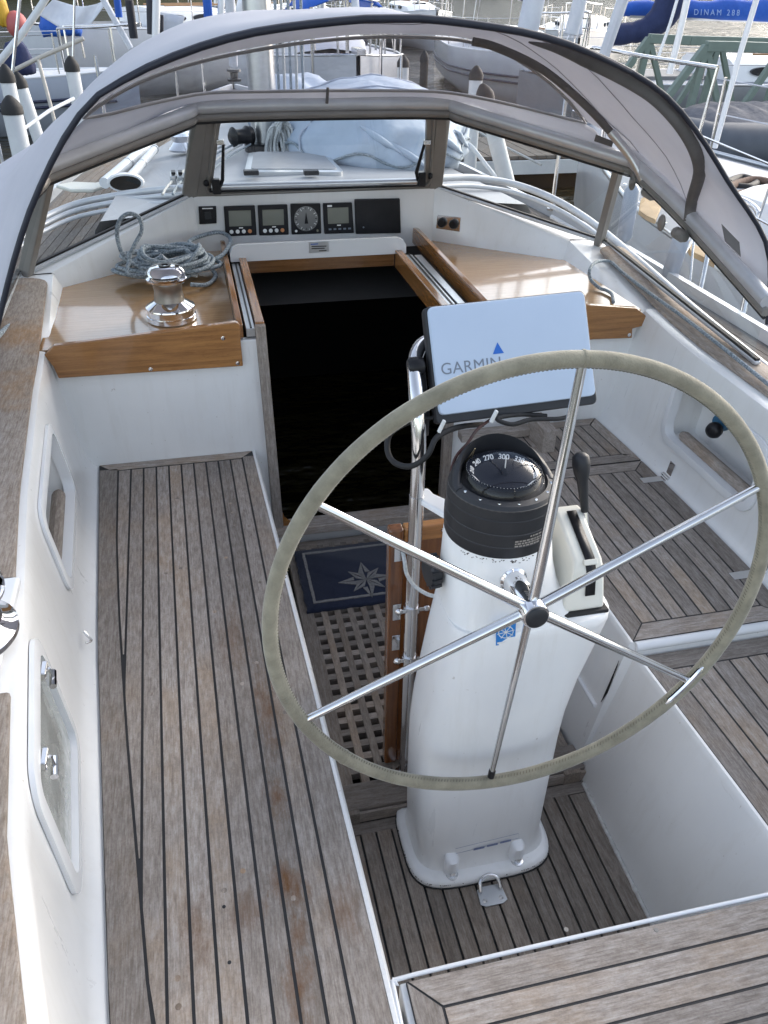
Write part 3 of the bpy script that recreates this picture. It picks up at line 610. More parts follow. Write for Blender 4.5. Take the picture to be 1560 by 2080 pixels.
# ================================================================== WINCHES
def winch(root, c, s, prof_base, n=36):
    build('drum_base', Geo().lathe([(a * s, z * s) for a, z in prof_base], c, n=n), CHROME, root, sharp=40)
t = thing('winch', 'chrome self-tailing winch on the varnished shelf beside the tangled rope', 'winch', (-.684, 2.775, .905))
c = Vector((-.684, 2.775, .903))
build('base_drum', Geo().lathe([(.082, 0), (.084, .003), (.084, .018), (.081, .020), (.081, .040), (.084, .043), (.083, .047), (.052, .066), (.046, .070)], c, n=40), CHROME, t, sharp=30)
build('drum', Geo().lathe([(.052, .068), (.050, .080), (.047, .098), (.049, .122), (.056, .134)], c, n=36), DRUM, t, sharp=40)
build('lower_jaw', Geo().lathe([(.045, .132), (.066, .137), (.068, .144), (.056, .151), (.04, .151)], c, n=36), CHROME, t, sharp=30)
build('upper_jaw', Geo().lathe([(.04, .151), (.056, .153), (.066, .160), (.063, .169), (.048, .181), (.02, .185)], c, n=36), CHROME, t, sharp=35)
build('rope_groove', Geo().lathe([(.053, .1495), (.053, .1545)], c, n=30), BLK, t)
build('handle_socket', Geo().lathe([(.021, .184), (.021, .188), (.012, .188), (.011, .180)], c, n=24), BLK, t, sharp=30)
build('stripper_arm', Geo().loft([[c + Vector((x + q * .5, y, z)) for x, y, z in ((.02, -.02, .184), (.05, -.03, .177), (.058, -.038, .163), (.056, -.048, .150), (.05, -.044, .146))] for q in (-.016, .016)]), CHROME, t, bevel=.002)
t = thing('winch', 'large chrome winch cut off by the picture edge on the port coaming', 'winch', (-1.045, 1.20, .905))
c = Vector((-1.056, 1.185, .895))
build('pad', Geo().box((-1.08, 1.2, .905), (.20, .30, .02)), GELW, t, bevel=.008, seg=3)
build('base_drum', Geo().lathe([(.094, .014), (.098, .02), (.098, .03), (.089, .036), (.076, .05), (.073, .075), (.079, .098), (.088, .104)], c, n=44), CHROME, t, sharp=30)
build('jaw', Geo().lathe([(.08, .104), (.094, .108), (.095, .114), (.08, .12), (.094, .125), (.09, .135), (.06, .145), (.03, .147)], c, n=44), CHROME, t, sharp=30)
build('handle_socket', Geo().lathe([(.02, .146), (.02, .151), (.012, .151), (.011, .14)], c, n=20), BLK, t, sharp=30)

# ================================================================== SHELVES, FIDDLES, HATCH
g = Geo(); g.prism([(-1.10, 2.565, .889), (-.474, 2.565, .889), (-.474, 3.62, .889), (-.56, 3.62, .889), (-1.10, 3.21, .889)], (0, 0, .012))
tag(build('shelf', g, SHELF), 'honey varnished shelf under the winch and tangled rope', 'shelf', 'varnished shelves under the windscreen')
g = Geo(); g.prism([(.42, 2.565, .889), (1.0, 2.565, .889), (.975, 3.2, .889), (.49, 3.62, .889), (.42, 3.62, .889)], (0, 0, .012))
tag(build('shelf', g, SHELF), 'honey varnished shelf behind the white chartplotter cover', 'shelf', 'varnished shelves under the windscreen')
def fiddle(pts, lab, screws):
    q = [at(a, b, y=2.528) for a, b in pts]; g = Geo().prism(q, (0, .022, 0)); f = build('fiddle_rail', g, VARN_X, bevel=.0035, seg=3)
    tag(f, lab, 'fiddle rail', 'varnished fiddle rails')
    for a, b in screws: build('screw', Geo().lathe([(.007, 0), (.007, .0012), (.004, .002)], at(a, b, y=2.5275), (0, -1, 0), 10), CHROME, f)
fiddle([(89, 722), (108, 703), (478, 655), (486, 658), (489, 672), (489, 694), (494, 744), (119, 769), (108, 745)], 'varnished teak fiddle rail along the winch shelf, three bright screws', [(453, 687), (306, 750), (483, 738)])
fiddle([(985, 628), (1195, 620), (1294, 626), (1313, 642), (1308, 662), (1285, 668), (1284, 687), (1206, 690), (990, 716)], 'varnished teak fiddle rail partly hidden behind the white chartplotter cover', [(1278, 680)])
g = Geo()
def lrail(x, y0, y1, zt, lab, wd=.02):
    P = [(x, y0, .90), (x, y0, zt - .006), (x, y0 + .01, zt), (x, y1 - .05, zt + .012), (x, y1 - .01, zt + .008), (x, y1, zt - .02), (x, y1, .90)]
    tag(build('fiddle_rail', Geo().prism([(a - wd / 2, b, c_) for a, b, c_ in P], (wd, 0, 0)), VARN_Y, bevel=.003, seg=3), lab, 'fiddle rail', 'varnished fiddle rails')
lrail(-.463, 2.556, 3.56, .950, 'thin varnished fiddle rail between the winch shelf and the dark hatch')
lrail(.400, 2.556, 3.58, .962, 'varnished fiddle rail between the dark hatch and the shelf behind the chartplotter')
h = thing('companionway_hatch', 'open companionway hatch with teak runners, steel tracks and a white sliding lid', 'hatch', (-.07, 2.9, .9))
for x in (-.428, .30):
    build('track', Geo().box((x, 2.93, .915), (.03, .74, .03)), ALU, h, bevel=.002); build('track_groove', Geo().box((x + .002, 2.93, .931), (.006, .738, .004)), BLK, h)
build('track', Geo().box((.342, 2.93, .912), (.03, .74, .03)), ALU, h, bevel=.002)
for x in (-.396, .257): build('runner', Geo().box((x, 2.93, .915), (.03, .75, .072)), VARN_Y, h, bevel=.004, seg=3)
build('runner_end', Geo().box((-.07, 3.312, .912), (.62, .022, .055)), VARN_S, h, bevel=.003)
P = [(-.445, .935), (-.445, .97), (-.432, .994), (-.41, 1.003), (.25, 1.003), (.275, .994), (.29, .97), (.29, .935)]
build('sliding_lid', Geo().loft([[Vector((a, 3.30, b)) for a, b in P], [Vector((a, 3.325, b - .002 * (b > .94))) for a, b in P], [Vector((a, 3.585, .915 + (b - .935) * .05)) for a, b in P]]), GELW, h, bevel=.006, seg=3)
pl = build('builder_plate', Geo().prism([at(a, b, y=3.2985) for a, b in ((627, 492), (667, 490), (668, 511), (628, 514))], (0, -.0015, 0)), ALU, h)
for k, (f0, f1) in enumerate(((.05, .45), (.1, .9), (.1, .8), (.5, .9))):
    yv = 495.5 + k * 4.4; build('print_line', Geo().prism([at(629 + 38 * a, yv + b, y=3.296) for a, b in ((f0, 0), (f1, -1), (f1, .7), (f0, 1.7))], (0, -.0004, 0)), BLK if k else BLUEP, pl)
build('jamb', Geo().prism([(-.402, 2.53, .135), (-.366, 2.53, .135), (-.380, 2.53, .945), (-.414, 2.53, .945)], (0, .032, 0)), TEAK_Z, h, bevel=.003)
build('jamb', Geo().box((.277, 2.546, .53), (.036, .032, .79)), TEAK_Z, h, bevel=.003)
build('threshold', Geo().box((-.06, 2.55, .118), (.70, .075, .036)), TEAK_X, h, bevel=.004)
build('corner_block', Geo().prism([(.20, 2.54, .134), (.26, 2.54, .134), (.26, 2.54, .20), (.252, 2.54, .165), (.235, 2.54, .145)], (0, .02, 0)), VARN_X, h)
build('rounded_stop', Geo().prism([(-.366, 2.54, .134), (-.30, 2.54, .134), (-.335, 2.54, .142), (-.358, 2.54, .165), (-.366, 2.54, .20)], (0, .02, 0)), VARN_X, h)

# ================================================================== INSTRUMENT PANEL
YI = 3.598
def inst(px4, lab, kind, group='instrument displays above the hatch'):
    q = [at(a, b, y=YI) for a, b in px4]; c = sum(q, Vector()) / 4; t = thing('instrument_display' if kind != 'blank' else 'instrument_cover', lab, 'display' if kind != 'blank' else 'cover', c, group if kind != 'blank' else None)
    build('housing', Geo().prism(q, (0, -.016, 0)), BLK, t, bevel=.004, seg=3)
    wx = (q[1] - q[0]); hz = (q[3] - q[0]); y_ = Vector((0, -.0165, 0))
    def rc(u0, u1, v0, v1, d=0.0): return [q[0] + wx * u + hz * v + y_ + Vector((0, -d, 0)) for u, v in ((u0, v0), (u1, v0), (u1, v1), (u0, v1))]
    if kind in ('lcd', 'plot'):
        build('screen', Geo().prism(rc(.14, .86, .14, .66), (0, -.001, 0)), LCD, t)
        for k in range(4 if kind == 'lcd' else 5):
            p = q[0] + wx * (.2 + .2 * k * (1 if kind == 'lcd' else .85)) + hz * .84 + y_
            build('button', Geo().lathe([(.0085, 0), (.0085, .0015), (.006, .0025)], p, (0, -1, 0), 14) if kind == 'lcd' else Geo().box(p, (.012, .003, .007)), [WHITEP, WHITEP, WHITEP, mat('orange_button', (.6, .25, .1), None, 9, .5)][k] if kind == 'lcd' else GREYP, t)
        if kind == 'plot': build('badge', Geo().prism(rc(.14, .3, .05, .11), (0, -.0008, 0)), WHITEP, t)
        build('print_line', Geo().prism(rc(.45, .58, .70, .735), (0, -.0006, 0)), WHITEP, t)
    elif kind == 'dial':
        cc = q[0] + wx * .5 + hz * .48 + y_; rr = wx.length * .40
        d = build('dial', Geo().lathe([(rr, 0), (rr, .001), (rr * .98, .0015)], cc, (0, -1, 0), 32), mat('dial_grey', (.17, .17, .165), None, 9, .3), t)
        for k in range(24):
            a = k * math.pi / 12; dd = Vector((math.sin(a), 0, math.cos(a))); ln = .2 if k % 2 == 0 else .1
            build('tick', Geo().bar(cc + dd * rr * (.93 - ln) + Vector((0, -.002, 0)), cc + dd * rr * .93 + Vector((0, -.002, 0)), .0022, .0008, (0, 1, 0)), WHITEP if k % 3 else BLK, d)
        build('needle', Geo().prism([cc + Vector((-.008, -.0026, -.02)), cc + Vector((.008, -.0026, -.02)), cc + Vector((0, -.0026, .03))], (0, -.0008, 0)), BLK, d)
        for u in (.15, .87): build('button', Geo().lathe([(.006, 0), (.005, .002)], q[0] + wx * u + hz * .88 + y_, (0, -1, 0), 10), WHITEP if u < .5 else LCD, t)
    elif kind == 'blank': build('badge', Geo().lathe([(.004, 0), (.003, .001)], q[0] + wx * .17 + hz * .8 + y_, (0, -1, 0), 8), GREYP, t)
    return t
inst([(454, 418), (517, 416), (521, 476), (458, 479)], 'first black instrument with a grey screen, nearest the rope coil', 'lcd')
inst([(523, 416), (583, 414), (586, 475), (526, 477)], 'second black instrument with a grey screen, left of the round dial', 'lcd')
inst([(589, 413), (650, 412), (652, 473), (592, 475)], 'black wind instrument with a round pale dial and ticks', 'dial')
inst([(655, 412), (714, 410), (718, 472), (658, 474)], 'black instrument with a square pale screen and a white badge beside the blank cover', 'plot')
inst([(719, 404), (811, 402), (813, 472), (722, 474)], 'large blank black square cover at the end of the instrument row', 'blank')
q = [at(a, b, y=YI) for a, b in ((403, 419), (439, 418), (440, 453), (405, 455))]; t = thing('switch_panel', 'small black switch panel set apart at the rope end of the instrument row', 'switch', sum(q, Vector()) / 4)
build('plate', Geo().prism(q, (0, -.008, 0)), BLK, t, bevel=.002); build('rocker', Geo().prism([q[0].lerp(q[2], f) + Vector((dx, -.009, dz)) for f, dx, dz in ((.3, 0, 0), (.3, .028, 0), (.72, 0, 0), (.72, -.028, 0))], (0, -.003, 0)), BLKM, t, bevel=.001)
build('print_line', Geo().prism([q[0].lerp(q[1], f) + Vector((0, -.0085, dz)) for f, dz in ((.2, -.006), (.8, -.006), (.8, -.010), (.2, -.010))], (0, -.0004, 0)), WHITEP, t)
# sockets on the sloped starboard coaming
A, B = Vector((.505, 3.592, .93)), Vector((.99, 3.225, .905)); nn = Vector((-(A - B).y, (A - B).x, 0)).normalized(); nn = nn if nn.y < 0 else -nn; du = (B - A).normalized()
def onslope(px_, py_):
    d = A_R * (px_ - 780) + A_D * (py_ - 1040) + A_F * FPX; tt = (A - CAM).dot(nn) / d.dot(nn); return CAM + d * tt
q = [onslope(a, b) + nn * .003 for a, b in ((890, 436), (937, 441), (935, 470), (887, 463))]
t = thing('socket_plate', 'steel plate with two black sockets on the sloping white coaming', 'socket', sum(q, Vector()) / 4)
build('plate', Geo().prism(q, nn * .006), STEEL, t, bevel=.001)
for f in (.24, .74):
    p = (q[0].lerp(q[3], .5)).lerp(q[1].lerp(q[2], .5), f) + nn * .006; build('socket', Geo().lathe([(.021, 0), (.021, .012), (.016, .02), (.008, .02)], p, nn, 16), BLK, t, sharp=40)

# ================================================================== WINDSCREEN
BL, BR = Vector((-.579, 3.615, 1.13)), Vector((.497, 3.615, 1.13))
TL, TR = at(408, 219, y=3.47), at(902, 212, y=3.47)
CR, CTR = Vector((1.150, 3.25, .957)), at(1262, 322, y=3.08)
CL, CTL = Vector((-1.215, 3.22, .957)), at(100, 338, y=3.08)
AR, ATR1, ATR2 = Vector((1.075, 2.0, .915)), at(1400, 438, x=1.17), at(1560, 612, x=1.13)
AL, ATL1, ATL2 = Vector((-1.23, 2.0, .905)), Vector((-1.24, 2.62, 1.20)), Vector((-1.22, 2.15, 1.08))
ws = thing('windscreen', 'taupe framed windscreen wrapped round the front of the cockpit under the dodger', 'windscreen', (-.03, 3.6, 1.13))
rail_pts = spline([ATL2, ATL1, CTL + Vector((-.02, -.06, -.01)), CTL, TL.lerp(CTL, .12), TL, TL.lerp(TR, .5) + Vector((0, 0, .006)), TR, TR.lerp(CTR, .12), CTR, CTR + Vector((.03, -.07, -.012)), ATR1, ATR2], 7)
build('top_rail', Geo().tube(rail_pts, .024, 12), FRAMEL, ws, sharp=60)
build('lower_rail', Geo().tube([p + Vector((0, -.006, -.034)) for p in rail_pts], .015, 8), FRAME, ws, sharp=60)
build('rubber_seal', Geo().tube([p + Vector((0, -.004, -.052)) for p in rail_pts], .006, 6), RUB, ws, sharp=60)
for a, b in ((BL, TL), (BR, TR), (CL, CTL), (CR, CTR)):
    d = (b - a).normalized(); sx = Vector((1, 0, 0)) if abs(a.x) < .7 else (Vector((.62, .5, 0)) if a.x > 0 else Vector((.62, -.5, 0)))
    build('post', Geo().bar(a - d * .01, b - d * .02, .062 if abs(a.x) < .7 else .052, .03, sx.cross(d)), FRAME, ws, bevel=.006, seg=3)
basel = [AL, CL, BL, BL.lerp(BR, .5), BR, CR, AR]
for a, b in zip(basel, basel[1:]):
    ofs = Vector((.022 * math.copysign(1, a.x + b.x) if abs(a.x) > .7 and abs(b.x) > .7 else 0, 0, .002)); build('sill', Geo().bar(a + ofs, b + ofs, .022, .014), FRAMEL if abs(a.x) < .7 and abs(b.x) < .7 else FRAMEL, ws, bevel=.005)
    build('rubber_seal', Geo().bar(a + ofs + Vector((0, .004, .010)), b + ofs + Vector((0, .004, .010)), .014, .010), RUB, ws)
dz = Vector((0, 0, .02))
for q in ((CL + dz, BL + dz, TL - dz, CTL - dz), (BR + dz, CR + dz, CTR - dz, TR - dz), (CR + dz, AR + dz, ATR2 - dz, ATR1 - dz, CTR - dz), (AL + dz, CL + dz, CTL - dz, ATL1 - dz, ATL2 - dz)):
    c = sum(q, Vector()) / len(q); build('pane', Geo().add(list(q), [tuple(range(len(q)))]), GLASS, ws, sharp=None)
# opening middle window
def wsp(px_, py_, off=0.0):
    n_ = (TL - BL).cross(BR - BL).normalized(); n_ = n_ if n_.y < 0 else -n_; d = A_R * (px_ - 780) + A_D * (py_ - 1040) + A_F * FPX
    return CAM + d * ((BL - CAM).dot(n_) / d.dot(n_)) + n_ * off
def rring(c4, r, off, n=5):
    P = [wsp(a, b) for a, b in c4]; o = []
    for i in range(4):
        p, a, b = P[i], P[i - 1], P[(i + 1) % 4]; u = (a - p).normalized() * r; v = (b - p).normalized() * r
        for k in range(n + 1):
            t_ = k / n; o.append((p + u) * (1 - t_) ** 2 + p * 2 * t_ * (1 - t_) + (p + v) * t_ ** 2)
    n_ = (TL - BL).cross(BR - BL).normalized(); n_ = n_ if n_.y < 0 else -n_
    return [p + n_ * off for p in o]
ow = thing('opening_window', 'middle windscreen window in its frame with two black stays and a silver bar', 'window', (-.03, 3.6, 1.14))
oc = [(392, 398), (412, 224), (897, 216), (888, 380)]; ic = [(430, 382), (448, 238), (866, 233), (862, 366)]
build('frame', Geo().loft([rring(oc, .03, -.012), rring(oc, .03, .012), rring(ic, .035, .012), rring(ic, .035, -.012)], True, False), FRAME, ow, sharp=35)
build('frame_bead', Geo().tube(rring([(420, 392), (438, 230), (880, 224), (872, 374)], .04, .014), .007, 8, closed=True), mat('frame_bead', (.24, .225, .205), None, 9, .4, .3), ow, sharp=60)
gq = rring(ic, .03, 0); build('pane', Geo().add(gq, [tuple(range(len(gq)))]), GLASS, ow, sharp=None)
build('silver_bar', Geo().tube([wsp(428, 371, .03), wsp(850, 360, .03)], .014, 12), ALU, ow, sharp=60)
build('lower_bar', Geo().tube([wsp(424, 380, .024), wsp(856, 368, .024)], .009, 8), BLK, ow, sharp=60)
for (x0, y0), (x1, y1), (x2, y2), s_ in (((444, 372), (450, 352), (452, 283), 1), ((846, 358), (841, 338), (858, 284), -1)):
    st = build('stay', Geo().tube([wsp(x0, y0, .035), wsp(x1, y1, .045), wsp(x2, y2, .035)], [.008, .008, .006], 8), BLK, ow, sharp=60)
    build('clamp', Geo().box(wsp(x0 - s_ * 6, y0 - 4, .035), (.035, .04, .06)), BLK, st, bevel=.006)
    build('knob', Geo().lathe([(.012, 0), (.014, .01), (.008, .018)], wsp(x0 - s_ * 22, y0 - 6, .02), (-s_, -.3, 0), 12), BLK, st)
    build('bracket', Geo().box(wsp(x2 + s_ * -6, y2 - 3, .03), (.03, .015, .02)), STEEL, st, bevel=.003)

# ================================================================== SPRAYHOOD (dodger)
def resample(P, n):
    P = spline(P, 10); L = [0]
    for a, b in zip(P, P[1:]): L.append(L[-1] + (b - a).length)
    o = []; j = 0
    for k in range(n + 1):
        t_ = L[-1] * k / n
        while j < len(L) - 2 and L[j + 1] < t_: j += 1
        f = (t_ - L[j]) / max(L[j + 1] - L[j], 1e-9); o.append(P[j].lerp(P[j + 1], min(f, 1)))
    return o
NR = 48; Y0 = 2.2
r0 = [Vector((-1.165, Y0 - .05, .99))] + [at(a, b, y=Y0) for a, b in ((0, 640), (28, 530), (60, 430), (95, 350), (125, 290), (163, 232), (200, 193), (330, 122), (500, 67), (700, 40), (800, 36), (900, 40), (1100, 72), (1250, 130), (1350, 193), (1420, 274), (1480, 370), (1560, 505))] + [Vector((1.215, Y0 - .05, .98))]
Y1 = 2.85
hl = [at(a, b, y=Y1) for a, b in ((8, 372), (60, 303), (115, 243), (170, 192), (240, 128), (300, 88), (350, 64), (400, 46), (480, 32), (560, 26), (650, 23), (740, 23))]
half = hl + [Vector((0.0, Y1, hl[-1].z + .004))]
r1 = [Vector((-1.27, Y1 - .1, 1.22)), Vector((-1.24, Y1, 1.30))] + half + [Vector((-p.x * 1.0, p.y, p.z - .012)) for p in reversed(hl)] + [Vector((1.185, Y1, 1.275)), ATR1.lerp(CTR, .5) + Vector((.012, 0, .012))]
YU = 3.2
up_px = [(170, 240), (215, 205), (300, 160), (420, 122), (560, 95), (660, 82), (760, 75), (860, 76), (950, 84), (1030, 110), (1100, 155), (1150, 200), (1190, 250)]
U = [at(a, b, y=YU) for a, b in up_px]
rU = [CTL + Vector((-.01, 0, .02)), CTL.lerp(U[0], .55) + Vector((-.06, 0, .0))] + [p + Vector((0, 0, .010)) for p in U] + [CTR.lerp(U[-1], .55) + Vector((.05, 0, 0.01)), CTR + Vector((.01, 0, .02))]
q0, q1, q2 = resample(r0, NR), resample(r1, NR), resample(rU, NR)
rows = []
for k in range(9):
    t_ = k / 8; row = []
    for a, b, c in zip(q0, q1, q2):
        la = (t_ - .5) * (t_ - 1) / .5; lb = t_ * (t_ - 1) / -.25; lc = t_ * (t_ - .5) / .5
        row.append(a * la + b * lb + c * lc)
    rows.append(row)
for row in rows[1:-1]:
    for i_, p in enumerate(row):
        f_ = math.sin(math.pi * min(1, i_ / NR)) ** .3; p += Vector((p.x * .6, 0, p.z - .9)).normalized() * (.011 * noise.noise((p.x * 3.2, p.y * 4.5, p.z * 3.2)) + .005 * noise.noise((p.x * 9, p.y * 3, p.z * 9))) * f_
dg = thing('sprayhood', 'grey canvas dodger arched over the windscreen, piped in navy with a clear front window', 'dodger', (0, 2.9, 1.0))
build('canopy', Geo().sheet(rows), FAB, dg, sharp=70, solid=.003)
for k_ in (3, 6): build('seam', Geo().tube([p + Vector((0, 0, -.002)) for p in rows[k_]], .0022, 5), mat('canvas_thread', (.4, .4, .44), None, 9, .8) if not bpy.data.materials.get('canvas_thread') else bpy.data.materials['canvas_thread'], dg, sharp=60)
build('edge_piping', Geo().tube(q0, .0075, 8), NAVYB, dg, sharp=60)
top = [p + Vector((0, -.004, -.002)) for p in q0[int(NR * .26):int(NR * .72)]]
build('zip_band', Geo().tube(top, [.005 + .004 * min(1, min(i, len(top) - 1 - i) / 3) for i in range(len(top))], 8), NAVYB, dg, sharp=60)
LWP = [(170, 241, 3.2), (230, 230, 3.24), (300, 212, 3.3), (420, 189, 3.42), (540, 186, 3.44), (650, 184, 3.445), (780, 184, 3.445), (900, 187, 3.42), (1000, 204, 3.35), (1100, 228, 3.27), (1190, 251, 3.2)]
Lw = [at(a, b, y=c) for a, b, c in LWP]; NV = 36
u_, l_ = resample(U, NV), resample(Lw, NV)
vrows = [[a.lerp(b, t_ / 6) + Vector((0, .012 * math.sin(math.pi * t_ / 6), 0)) for a, b in zip(u_, l_)] for t_ in range(7)]
build('clear_window', Geo().sheet(vrows), VINYL, dg, sharp=80)
railmid = [CTL + Vector((0, 0, .015)), TL.lerp(CTL, .5) + Vector((0, 0, .018)), TL + Vector((0, 0, .018)), TL.lerp(TR, .5) + Vector((0, 0, .022)), TR + Vector((0, 0, .018)), TR.lerp(CTR, .5) + Vector((0, 0, .018)), CTR + Vector((0, 0, .015))]
fr = resample(railmid, NV); l2 = resample([CTL.lerp(Lw[0], .5)] + Lw + [CTR.lerp(Lw[-1], .5)], NV)
build('front_skirt', Geo().sheet([[a.lerp(b, t_ / 3) for a, b in zip(l2, fr)] for t_ in range(4)]), FAB, dg, sharp=70, solid=.003)
build('window_binding', Geo().tube(u_ + list(reversed(l_[1:-1])), .006, 6, closed=True), mat('window_binding', (.33, .32, .32), None, 9, .8), dg, sharp=60)
def bow(pts, r, mt, flat=None, n=8, name='bow'):
    return build(name, Geo().tube(spline([at(a, b, y=c) for a, b, c in pts], 6), r, n, flat=flat), mt, dg, sharp=60)
b2 = [(960, 84, 3.14), (1010, 97, 3.13), (1100, 140, 3.1), (1180, 205, 3.08), (1240, 268, 3.05), (1285, 325, 3.0), (1313, 384, 2.95)]
bow(b2, .014, FABD, name='front_bow_sleeve')
bow([(1240, 268, 3.04), (1285, 325, 2.99), (1315, 386, 2.94)], .0165, ALU, name='front_bow_tube')
def canopy_at(i_, t_):
    i0 = min(int(i_), NR - 1); f_ = i_ - i0; la = (t_ - .5) * (t_ - 1) / .5; lb = t_ * (t_ - 1) / -.25; lc = t_ * (t_ - .5) / .5
    return q0[i0].lerp(q0[i0 + 1], f_) * la + q1[i0].lerp(q1[i0 + 1], f_) * lb + q2[i0].lerp(q2[i0 + 1], f_) * lc
cand = [canopy_at(NR * .5 + k_ * .25, t_ / 40) for k_ in range(int(NR * 2)) for t_ in range(1, 26)]; candp = [proj(p) for p in cand]
sl_pts = []
for (x_, y_) in ((1080, 80), (1140, 95), (1210, 122), (1290, 162), (1350, 200), (1398, 252), (1424, 310), (1427, 350), (1413, 405), (1384, 464)):
    k_ = min(range(len(cand)), key=lambda i: (candp[i][0] - x_) ** 2 + (candp[i][1] - y_) ** 2); p_ = cand[k_]; sl_pts.append(p_ + (Vector((0, p_.y, 1.1)) - p_).normalized() * .012)
sl_pts = spline(sl_pts, 5)
build('aft_bow_sleeve', Geo().tube(sl_pts, [.003 + .017 * min(1, i / 9) for i in range(len(sl_pts))], 10), FABD, dg, sharp=60)
for a, b, y_ in ((1318, 392, 2.94), (1380, 476, 2.62)):
    p = at(a, b, y=y_); build('bow_fitting', Geo().lathe([(.010, -.03), (.02, -.02), (.022, .02), (.012, .035)], p, (1, -.5, -.5), 12), FRAME, dg, sharp=40)
    build('wing_knob', Geo().ball(p + Vector((-.05, .05, .03)), (.012, .02, .03), 10), FRAME, dg)
for q in (((1211, 273), (1246, 287), (1243, 299), (1207, 287)), ((1466, 455), (1502, 492), (1505, 522), (1473, 490))):
    y_ = 3.06 if q[0][0] < 1300 else 2.22
    build('velcro_patch', Geo().prism([at(a, b, y=y_) for a, b in q], (0, .002, 0)), FABD, dg)
build('window_strap', Geo().tube([at(666, 178, y=3.43), at(664, 210, y=3.44)], .006, 6), FABD, dg)
# ================================================================== STEERING PEDESTAL
def se(cx_, cy_, a, b, z, e=4.0, n=44):
    o = []
    for k in range(n):
        t_ = 2 * math.pi * k / n; c_, s_ = math.cos(t_), math.sin(t_)
        o.append(Vector((cx_ + a * math.copysign(abs(c_) ** (2 / e), c_), cy_ + b * math.copysign(abs(s_) ** (2 / e), s_), z)))
    return o
pd = thing('steering_pedestal', 'white steering pedestal with a blue sticker and flared foot bolted to the teak floor', 'pedestal', (-.03, 1.2, 0.003))
def sec(z, xl, xr, b, yc=1.205, e=4.0): return se((xl + xr) / 2, yc, (xr - xl) / 2, b, z, e)
build('foot', Geo().loft([se(-.03, 1.2, .19, .142, .003, 4), se(-.03, 1.2, .192, .144, .012, 4), se(-.03, 1.2, .19, .142, .022, 4), se(-.03, 1.2, .18, .133, .028, 4)]), GELP, pd, sharp=50)
build('foot_seal', Geo().loft([se(-.03, 1.2, .194, .146, .0005, 4), se(-.03, 1.2, .194, .146, .005, 4)]), RUB, pd)
build('column', Geo().loft([sec(.026, -.200, .150, .118), sec(.04, -.196, .142, .112), sec(.07, -.196, .137, .109), sec(.2, -.200, .137, .109), sec(.43, -.201, .139, .109), sec(.52, -.194, .143, .110), sec(.62, -.181, .158, .111), sec(.72, -.168, .183, .112), sec(.79, -.157, .199, .113), sec(.803, -.155, .199, .112), sec(.810, -.153, .192, .108)]), GELP, pd, sharp=50)
build('neck', Geo().loft([sec(.806, -.153, .13, .107, 1.212, 3.6), sec(.83, -.151, .108, .107, 1.216, 3.2), sec(.87, -.150, .085, .106, 1.222, 2.8), sec(.92, -.149, .073, .106, 1.227, 2.4), sec(.982, -.150, .067, .1085, 1.228, 2.0), sec(.986, -.147, .064, .105, 1.228, 2.0)]), GELP, pd, sharp=50)
for px_, py_ in ((918, 1775), (1050, 1747)):
    p = at(px_, py_, z=.030)
    bt = build('bolt', Geo().lathe([(.0105, -.006), (.0105, .010), (.008, .013)], p, n=6), STEEL, pd); build('washer', Geo().lathe([(.016, -.006), (.016, .0), (.012, .001)], p, n=18), STEEL, bt)
    build('boss', Geo().loft([[p + Vector((.019 * math.cos(a), .019 * math.sin(a) + .012 + .0 * z_, z_)) for a in [2 * math.pi * k / 14 for k in range(14)]] for z_ in (-.008, .02, .05)] + [[p + Vector((.012 * math.cos(a), .006 * math.sin(a) + .022, .062)) for a in [2 * math.pi * k / 14 for k in range(14)]]]), WHITE, pd, sharp=60)
YF = 1.0945
st = build('sticker', Geo().prism([at(a, b, y=YF) for a, b in ((1008, 1266), (1048, 1262), (1046, 1306), (1007, 1311))], (0, -.0006, 0)), mat('sticker_blue', (.02, .22, .62), None, 9, .4), pd)
q = [at(a, b, y=YF - .001) for a, b in ((1008, 1266), (1048, 1262), (1046, 1306), (1007, 1311))]; cc = (q[0] + q[1] + q[2] + q[3]) / 4 + Vector((0, 0, .003)); ex = (q[1] - q[0]).normalized(); ez = (q[0] - q[3]).normalized()
g = Geo(); g.tube([cc + (ex * math.cos(a) + ez * math.sin(a)) * .0155 for a in [2 * math.pi * k / 28 for k in range(28)]], .0009, 5, closed=True)
for k in range(8): a = k * math.pi / 4 + .2; g.bar(cc + (ex * math.cos(a) + ez * math.sin(a)) * .003, cc + (ex * math.cos(a) + ez * math.sin(a)) * .0185, .0014, .0006, (0, -1, 0))
g.lathe([(.003, 0), (.003, .0005)], cc, (0, -1, 0), 10); build('wheel_emblem', g, WHITEP, st)
build('print_line', Geo().prism([at(a, b, y=YF - .0008) for a, b in ((1010, 1305), (1045, 1300), (1045, 1303.5), (1010, 1308.5))], (0, -.0004, 0)), WHITEP, st)
lbq = [(925, 1724), (1053, 1693), (1055, 1702), (926, 1734)]
lb = build('label', Geo().tube([at(a, b, y=1.094) for a, b in lbq], .0004, 4, closed=True), mat('faint_blue_ink', (.2, .24, .4), None, 9, .6), pd)
for k in range(3): build('print_line', Geo().prism([at(962 + k * 27 + a, 1724 - k * 7 + b, y=1.0938) for a, b in ((0, 0), (22, -5), (22, -1.5), (0, 3.5))], (0, -.0003, 0)), mat('faint_blue_ink', (.2, .24, .4), None, 9, .6), lb)
kb = thing('brake_knob', 'round black ribbed knob on a steel spindle beside the pedestal neck', 'knob', at(885, 1158, y=1.24))
p = at(888, 1158, y=1.24); g = Geo()
g.lathe([(.03, 0), (.033, .003), (.033, .019), (.029, .023), (.01, .024)], p, (-1, -.15, 0), 24); build('wheel', g, BLKM, kb, sharp=40)
